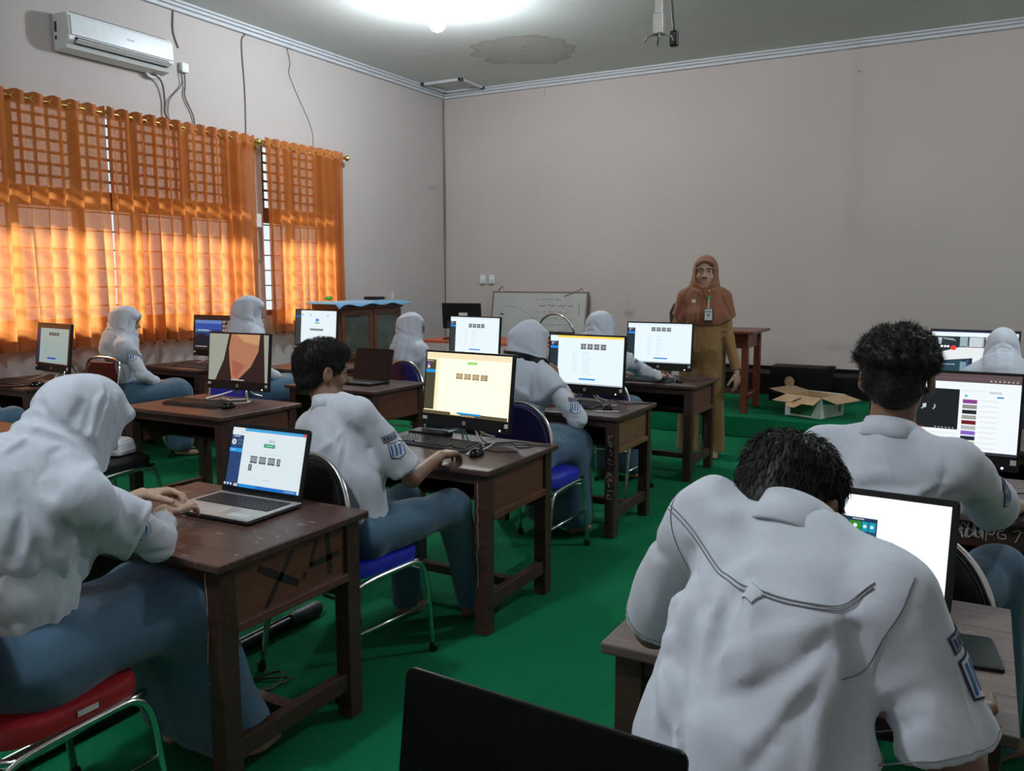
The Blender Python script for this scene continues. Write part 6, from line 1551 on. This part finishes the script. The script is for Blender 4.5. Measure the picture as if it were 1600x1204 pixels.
# hunched person, nearest right
def d1c(p):
    n, m, h_ = p.neck, p.mid, p.hip
    return [(n + V(-0.05, -0.08, -0.06), n + V(-0.02, -0.19, -0.34), 0.020, 0.020), (n + V(-0.12, -0.12, -0.10), n + V(0.03, -0.19, -0.36), 0.020, -0.018), (n + V(-0.09, -0.12, -0.12), n + V(0.05, -0.19, -0.40), 0.014, 0.018), (n + V(0.0, -0.10, -0.05), n + V(-0.03, -0.16, -0.24), 0.018, 0.014), (n + V(-.01, -.09, -.02), n + V(0.03, -0.15, -0.16), 0.016, -0.010),
            (n + V(0.13, -0.08, -0.08), n + V(0.12, -0.18, -0.42), 0.022, 0.014), (p.S[0] + V(0.02, -0.08, -0.03), h_ + V(-0.13, -0.10, 0.05), 0.020, 0.012), (p.S[1] + V(-0.03, -0.07, 0.0), p.S[1] + V(-0.045, -0.09, -0.20), 0.010, 0.008),
            (p.S[0] + V(0.0, -0.05, 0.045), n + V(-0.05, -0.03, 0.02), 0.02, -0.010), (m + V(0.05, -0.15, 0.05), m + V(0.13, -0.12, -0.12), 0.02, 0.010), (m + V(-0.08, -0.15, 0.0), m + V(-0.02, -0.15, -0.2), 0.022, 0.012)]
D1 = person('person hunched forward in a pale shirt, back to the viewer, nearest on the right', (-0.265, 1.11, 0), -16, hz=0.56, l1=8, l2=24, l3=56, hp=44, hy=4, hr=0, sc=1.0, tl=1.20, hoff=(-0.068, -0.048, -0.065), hsc=0.89, skin='dark', h=0.0075, seed=31, hair='short', crs=d1c, tfold=0.007,
    hands=dict(L=((-0.47, 1.72, 0.76), (0.3, 1, -0.1), (0, 0, 1), (15, 22, 15)), R=((0.03, 1.58, 0.76), (-0.1, 1, -0.1), (0, 0, 1), (15, 22, 15))), shrug=(0.05, 0.0), elb=[(-0.51, 1.46, 0.84), (0.005, 1.19, 0.86)], belly=0.030, shw=0.155, colr=0.050)
def yoke():
    tr = D1.shirt_bvh; n, S = D1.neck, D1.S; up2, fw, rt = D1.up2, D1.fw, D1.rt
    for dz in (0.0, 0.007):
        pts = [S[0] - rt * 0.04 + fw * -0.02 - up2 * (0.01 + dz), S[0] + rt * 0.03 - fw * 0.10 - up2 * (0.015 + dz), n - rt * 0.06 - fw * 0.14 - up2 * (0.045 + dz), n - fw * 0.15 - up2 * (0.065 + dz), n + rt * 0.06 - fw * 0.15 - up2 * (0.062 + dz), S[1] - rt * 0.045 - fw * 0.12 - up2 * (0.005 + dz), S[1] - rt * 0.005 - fw * 0.07 + up2 * (0.012 - dz)]
        yield ray_line(tr, pts, fw - up2 * 0.5, 10, 0.0022)
def seam(P, r=0.0011): part('stitching', D1.T, mat('seam_grey', (0.19, 0.19, 0.21), 0.8), lambda m: m.tube(P, r, 5), smooth=True)
for P in yoke(): seam(P)
for i, sg in ((0, -1), (1, 1)):
    q0, rt, fw, up2 = D1.S[i], D1.rt * sg, D1.fw, D1.up2
    seam(ray_line(D1.shirt_bvh, [q0 + rt * 0.035 + up2 * 0.03, q0 + rt * 0.028 - up2 * 0.02, q0 + rt * 0.005 - up2 * 0.07, q0 - rt * 0.02 - up2 * 0.12], fw, 8, 0.0015))
    ee = D1.S[i] + (D1.E[i] - D1.S[i]) * 0.80; u = nrm(D1.E[i] - D1.S[i]); a = nrm(np.cross(u, D1.fw)); b = np.cross(u, a)
    seam(surf_line(D1.shirt_bvh, [ee + (a * math.cos(t) + b * math.sin(t)) * 0.10 for t in np.linspace(0, 6.1, 14)], 4))
badge(D1, D1.neck - D1.fw * 0.15 - D1.up2 * 0.068, (0, 0, 1), 0.030, 0.024, [([(-1, -1), (1, -1), (1, 1), (-1, 1)], mat('seam_grey', (0.16, 0.16, 0.18), 0.8), 0), ([(-.92, -.9), (.92, -.9), (.92, .9), (-.92, .9)], WHITECLOTH, 0.001)], name='locker_loop')
osis(D1, D1.S[1] * 0.62 + D1.E[1] * 0.38 + V(0.08, 0.02, 0.01), (0, 0, 1), 0.055)
# person at the video page monitor
def d2c(p):
    n, m = p.neck, p.mid
    return [(m + V(-0.10, -0.15, 0.10), p.S[1] + V(0.03, -0.06, -0.10), 0.012, 0.010), (m + V(-0.12, -0.14, 0.02), p.E[1] + V(-0.03, -0.04, 0.08), 0.014, 0.014), (m + V(0.0, -0.15, -0.02), p.E[1] + V(-0.05, -0.04, 0.02), 0.012, -0.011), (m + V(-0.14, -0.12, 0.14), m + V(0.12, -0.14, 0.20), 0.012, 0.009),
            (m + V(-0.15, -0.12, 0.19), m + V(0.05, -0.15, 0.23), 0.010, -0.007), (m + V(0.02, -0.15, 0.10), p.S[1] + V(0.05, -0.05, -0.14), 0.010, -0.008), (p.S[1] + V(-0.03, -0.06, 0.03), p.S[1] + V(-0.02, -0.09, -0.10), 0.008, 0.007), (m + V(-0.13, -0.13, 0.08), m + V(0.08, -0.15, 0.06), 0.012, 0.010)]
D2 = person('person in pale shirt, back turned, sitting upright at the large video page monitor', (-0.205, 2.48, 0), -10, hz=0.55, l1=-3, l2=5, l3=8, hp=10, hy=10, sc=1.06, skin='dark', h=0.0085, seed=41, hair='curly', crs=d2c, tfold=0.006,
    elb=[None, (0.075, 2.86, 0.80)], hands=dict(R=((0.125, 3.10, 0.765), (0.03, 1, -0.02), (0, 0.1, 1), (28, 32, 18)), L=((-0.42, 3.10, 0.76), (0.3, 1, -0.05), (0, 0, 1), (12, 18, 12))),
    knees=[(-0.16, 0.40, 0.53), (0.20, 0.42, 0.57)], ankles=[(-0.16, 0.34, 0.08), (0.24, 0.40, 0.08)], poles=[None, (0.8, -0.3, -0.7)])
osis(D2, D2.S[1] * 0.5 + D2.E[1] * 0.5 + V(0.08, 0.0, 0.0), (0, -0.3, 1), 0.05)
# girl with a black strap, chin on hand
G4 = person('person in white hijab with a black strap round the neck, chin on hand', (-2.18, 3.96, 0), -6, hz=0.545, l1=2, l2=12, l3=16, hp=10, hy=-6, sc=0.97, elb=[None, (-1.86, 4.04, 0.75)], girl=True, h=0.011, hh=0.006, seed=51,
    hands=dict(R=((-2.02, 4.10, 0.93), (-0.25, 0.10, 1), (0.7, 0.7, -0.1), (50, 55, 35)), L=((-2.36, 4.50, 0.77), (0.3, 1, 0), (0, 0, 1), (15, 20, 15))), cape=(0.27, 0.22, 0.24), poles=[None, (0.9, 0.2, -0.8)])
osis(G4, G4.S[1] * 0.35 + G4.E[1] * 0.65 + V(0.07, -0.02, 0.0), (0, 0.2, 1), 0.06)
def strap(m):
    H = G4.H; tr = bvh(G4.hijab)
    pts = [H(-0.10, 0.0, -0.085), H(-0.06, -0.09, -0.085), H(0, -0.13, -0.095), H(0.07, -0.10, -0.11), H(0.11, -0.01, -0.13), H(0.10, 0.07, -0.145)]
    P = surf_line(tr, pts, 6, 0.008)
    for _ in range(4): P = [P[0]] + [(P[i - 1] + P[i] * 2 + P[i + 1]) / 4 for i in range(1, len(P) - 1)] + [P[-1]]
    for dz in (-0.013, -0.006, 0.0, 0.007, 0.013): m.tube([q + Vector((0, 0, dz)) for q in P], 0.0075, 6)
part('neck_strap', G4.T, BLACKP, strap, smooth=True, label='black strap round the neck')
# person before the standing person
G5 = person('person in white hijab seated at the monitor nearest the standing person', (-2.385, 5.40, 0), -4, hz=0.545, l1=3, l2=14, l3=22, hp=20, sc=0.98, girl=True, h=0.012, hh=0.006, seed=61,
    hands=dict(R=((-2.10, 6.0, 0.77), (-0.1, 1, 0), (0, 0, 1), (15, 22, 15)), L=((-2.45, 6.0, 0.77), (0.1, 1, 0), (0, 0, 1), (15, 22, 15))), cape=(0.27, 0.24, 0.26), poles=[None, (0.8, -0.4, -0.8)])
osis(G5, G5.S[1] * 0.3 + G5.E[1] * 0.7 + V(0.07, -0.02, 0.0), (0, -0.2, 1), 0.055)
# girls by the windows
G1 = person('person in white hijab on the maroon chair beside the orange curtain', (-6.16, 4.42, 0), -26, hz=0.55, l1=-2, l2=6, l3=12, hp=12, hy=-24, sc=0.96, girl=True, h=0.012, hh=0.006, seed=71, cape=(0.25, 0.22, 0.26), poles=[None, (0.8, -0.7, -0.7)])
osis(G1, G1.S[1] * 0.65 + G1.E[1] * 0.35 + V(0.07, -0.01, 0.0), (0, -0.2, 1), 0.075)
G2 = person('person in white hijab half hidden behind the tan and dark picture monitor', (-5.32, 4.95, 0), -14, hz=0.575, l1=0, l2=8, l3=10, hp=8, hy=-30, sc=1.04, girl=True, h=0.012, hh=0.006, seed=81, cape=(0.26, 0.24, 0.26))
G3 = person('person in white hijab and glasses on the numbered blue chair', (-4.07, 5.50, 0), -12, hz=0.54, l1=2, l2=8, l3=10, hp=8, hy=-34, sc=0.91, girl=True, h=0.012, hh=0.006, seed=91, cape=(0.26, 0.24, 0.26))
D3 = person('person in white hijab at the right edge before the street picture', (0.11, 5.66, 0), 0, hz=0.545, l1=8, l2=24, l3=32, hp=24, sc=0.92, girl=True, h=0.012, hh=0.007, seed=101, cape=(0.28, 0.26, 0.30))
L0 = person('seated person at the left edge, only blue-grey knees in view', (-5.83, 2.80, 0), 0, hz=0.56, l1=0, l2=6, l3=8, girl=False, h=0.014, hh=0.008, seed=111, knees=[(-0.12, 0.43, 0.56), (0.14, 0.43, 0.56)])
def spectacles(p, label=None):
    def b(m):
        H = p.H
        for s in (-1, 1):
            m.tube([H(0.032 * s + 0.024 * math.cos(a), 0.104 - 0.006 * abs(math.cos(a) + s) * .5, 0.004 + 0.019 * math.sin(a)) for a in np.linspace(0, 2 * math.pi, 20, endpoint=False)], 0.0014, 6, closed=True)
            m.tube([H(0.056 * s, 0.098, 0.010), H(0.074 * s, 0.06, 0.010), H(0.078 * s, 0.0, 0.008)], 0.0013, 6)
        m.tube([H(-0.009, 0.104, 0.008), H(0, 0.107, 0.011), H(0.009, 0.104, 0.008)], 0.0014, 6)
    part('glasses', p.T, BLACKG, b, smooth=True, label=label)
spectacles(G3)
# the standing person
TE = person('person standing in brown hijab and khaki uniform with a name card', (-2.04, 6.92, 0), 196, hz=0.915, l1=0, l2=1, l3=3, hp=-2, hy=-2, sc=1.0, girl=True, standing=True, wide=True, hsc=1.17, face=(0.090, 0.118, 0.106), skin='light_tan', h=0.009, hh=0.0035, seed=121, top=KHAKI, bottom=KHAKI, scarf=BROWNH,
    hands=dict(R=((-2.39, 6.86, 0.76), (-0.05, 0.05, -1), (-1, 0.1, 0), (12, 18, 12)), L=((-1.74, 6.88, 0.73), (0.05, -0.05, -1), (0.9, -0.3, 0), (14, 22, 16))), cape=(0.335, 0.26, 0.345), cape_c=(0, 0.02, 0.02), belly=0.02, poles=[(-0.8, 0.6, 0), (0.8, 0.6, 0)], tfold=0.005)
spectacles(TE, 'dark framed glasses')
def onhijab(p, c, w, h_, t=0.003, up=(0, 0, 1)):
    """flat card lying on the chest; c: offset right, down from the neck"""
    tr = bvh(p.hijab); o = Vector(p.neck + p.rt * c[0] - V(0, 0, c[1])) + Vector(p.fw) * 0.5
    hit = tr.ray_cast(o, -Vector(p.fw), 1.0)
    return (hit[0] if hit[0] else o - Vector(p.fw) * 0.35)
ca = onhijab(TE, (-0.035, 0.18), 0, 0); cb = onhijab(TE, (-0.035, 0.055), 0, 0); cc_ = onhijab(TE, (0.075, 0.075), 0, 0)
f = Vector(TE.fw); r3 = Matrix([list(TE.rt), list(f), [0, 0, 1]]).transposed()
CK = part('name_card', TE.T, mat('card_holder', (0.02, 0.02, 0.02), 0.3), lambda m: m.box(ca + f * 0.012 - Vector((0, 0, 0.01)), (0.074, 0.005, 0.105), r3), bevel=0.002, label='name card in a black holder')
part('card_paper', CK, STICK, lambda m: m.box(ca + f * 0.0155 - Vector((0, 0, 0.008)), (0.060, 0.002, 0.090), r3)); part('card_print', CK, BLUEB, lambda m: m.box(ca + f * 0.0172 + Vector((0, 0, 0.016)), (0.044, 0.001, 0.008), r3) and m.box(ca + f * 0.0172 - Vector((0, 0, 0.012)), (0.016, 0.001, 0.018), r3))
part('card_reel', TE.T, mat('green_reel', (0.02, 0.28, 0.03), 0.3), lambda m: m.lathe([(0.013, -0.004), (0.016, 0), (0.012, 0.006), (0.001, 0.008)], n=16, axis='y', c=tuple(cb + f * 0.006)), smooth=True)
part('card_strap', TE.T, WBADGE, lambda m: m.tube([cb + f * .008, ca + f * .012 + Vector((0, 0, .04))], 0.003, 6))
part('name_tag', TE.T, STICK, lambda m: m.box(cc_ + f * 0.004, (0.052, 0.004, 0.010), r3) and m.box(cc_ + f * 0.004 - Vector((0, 0, 0.013)), (0.052, 0.004, 0.009), r3), label='white name tag')
part('brooch', TE.T, mat('pale_gold', (0.6, 0.38, 0.25), 0.3, 0.5), lambda m: m.lathe([(0.009, 0), (0.006, 0.006), (0.001, 0.007)], n=12, axis='y', c=tuple(onhijab(TE, (-0.035, 0.0), 0, 0) + f * 0.003)), smooth=True)

def tunic(m):
    tr = TE.shirt_bvh; hp_, nk, fw_, rt_ = TE.hip, TE.neck, TE.fw, TE.rt
    for dx in (-0.012, 0.012): m.tube(surf_line(tr, [hp_ + fw_ * 0.2 + rt_ * dx + V(0, 0, z) for z in (0.30, 0.15, 0.0, -0.12, -0.24)], 6, 0.0005), 0.0012, 5)
    for sx in (-0.10, 0.10):
        m.tube(surf_line(tr, [hp_ + fw_ * 0.2 + rt_ * (sx - 0.05) + V(0, 0, -0.015), hp_ + fw_ * 0.2 + rt_ * (sx + 0.05) + V(0, 0, 0.005)], 8, 0.0005), 0.0025, 5)
part('tunic_seams', TE.T, mat('khaki_seam', (0.09, 0.055, 0.02), 0.8), tunic, smooth=True)
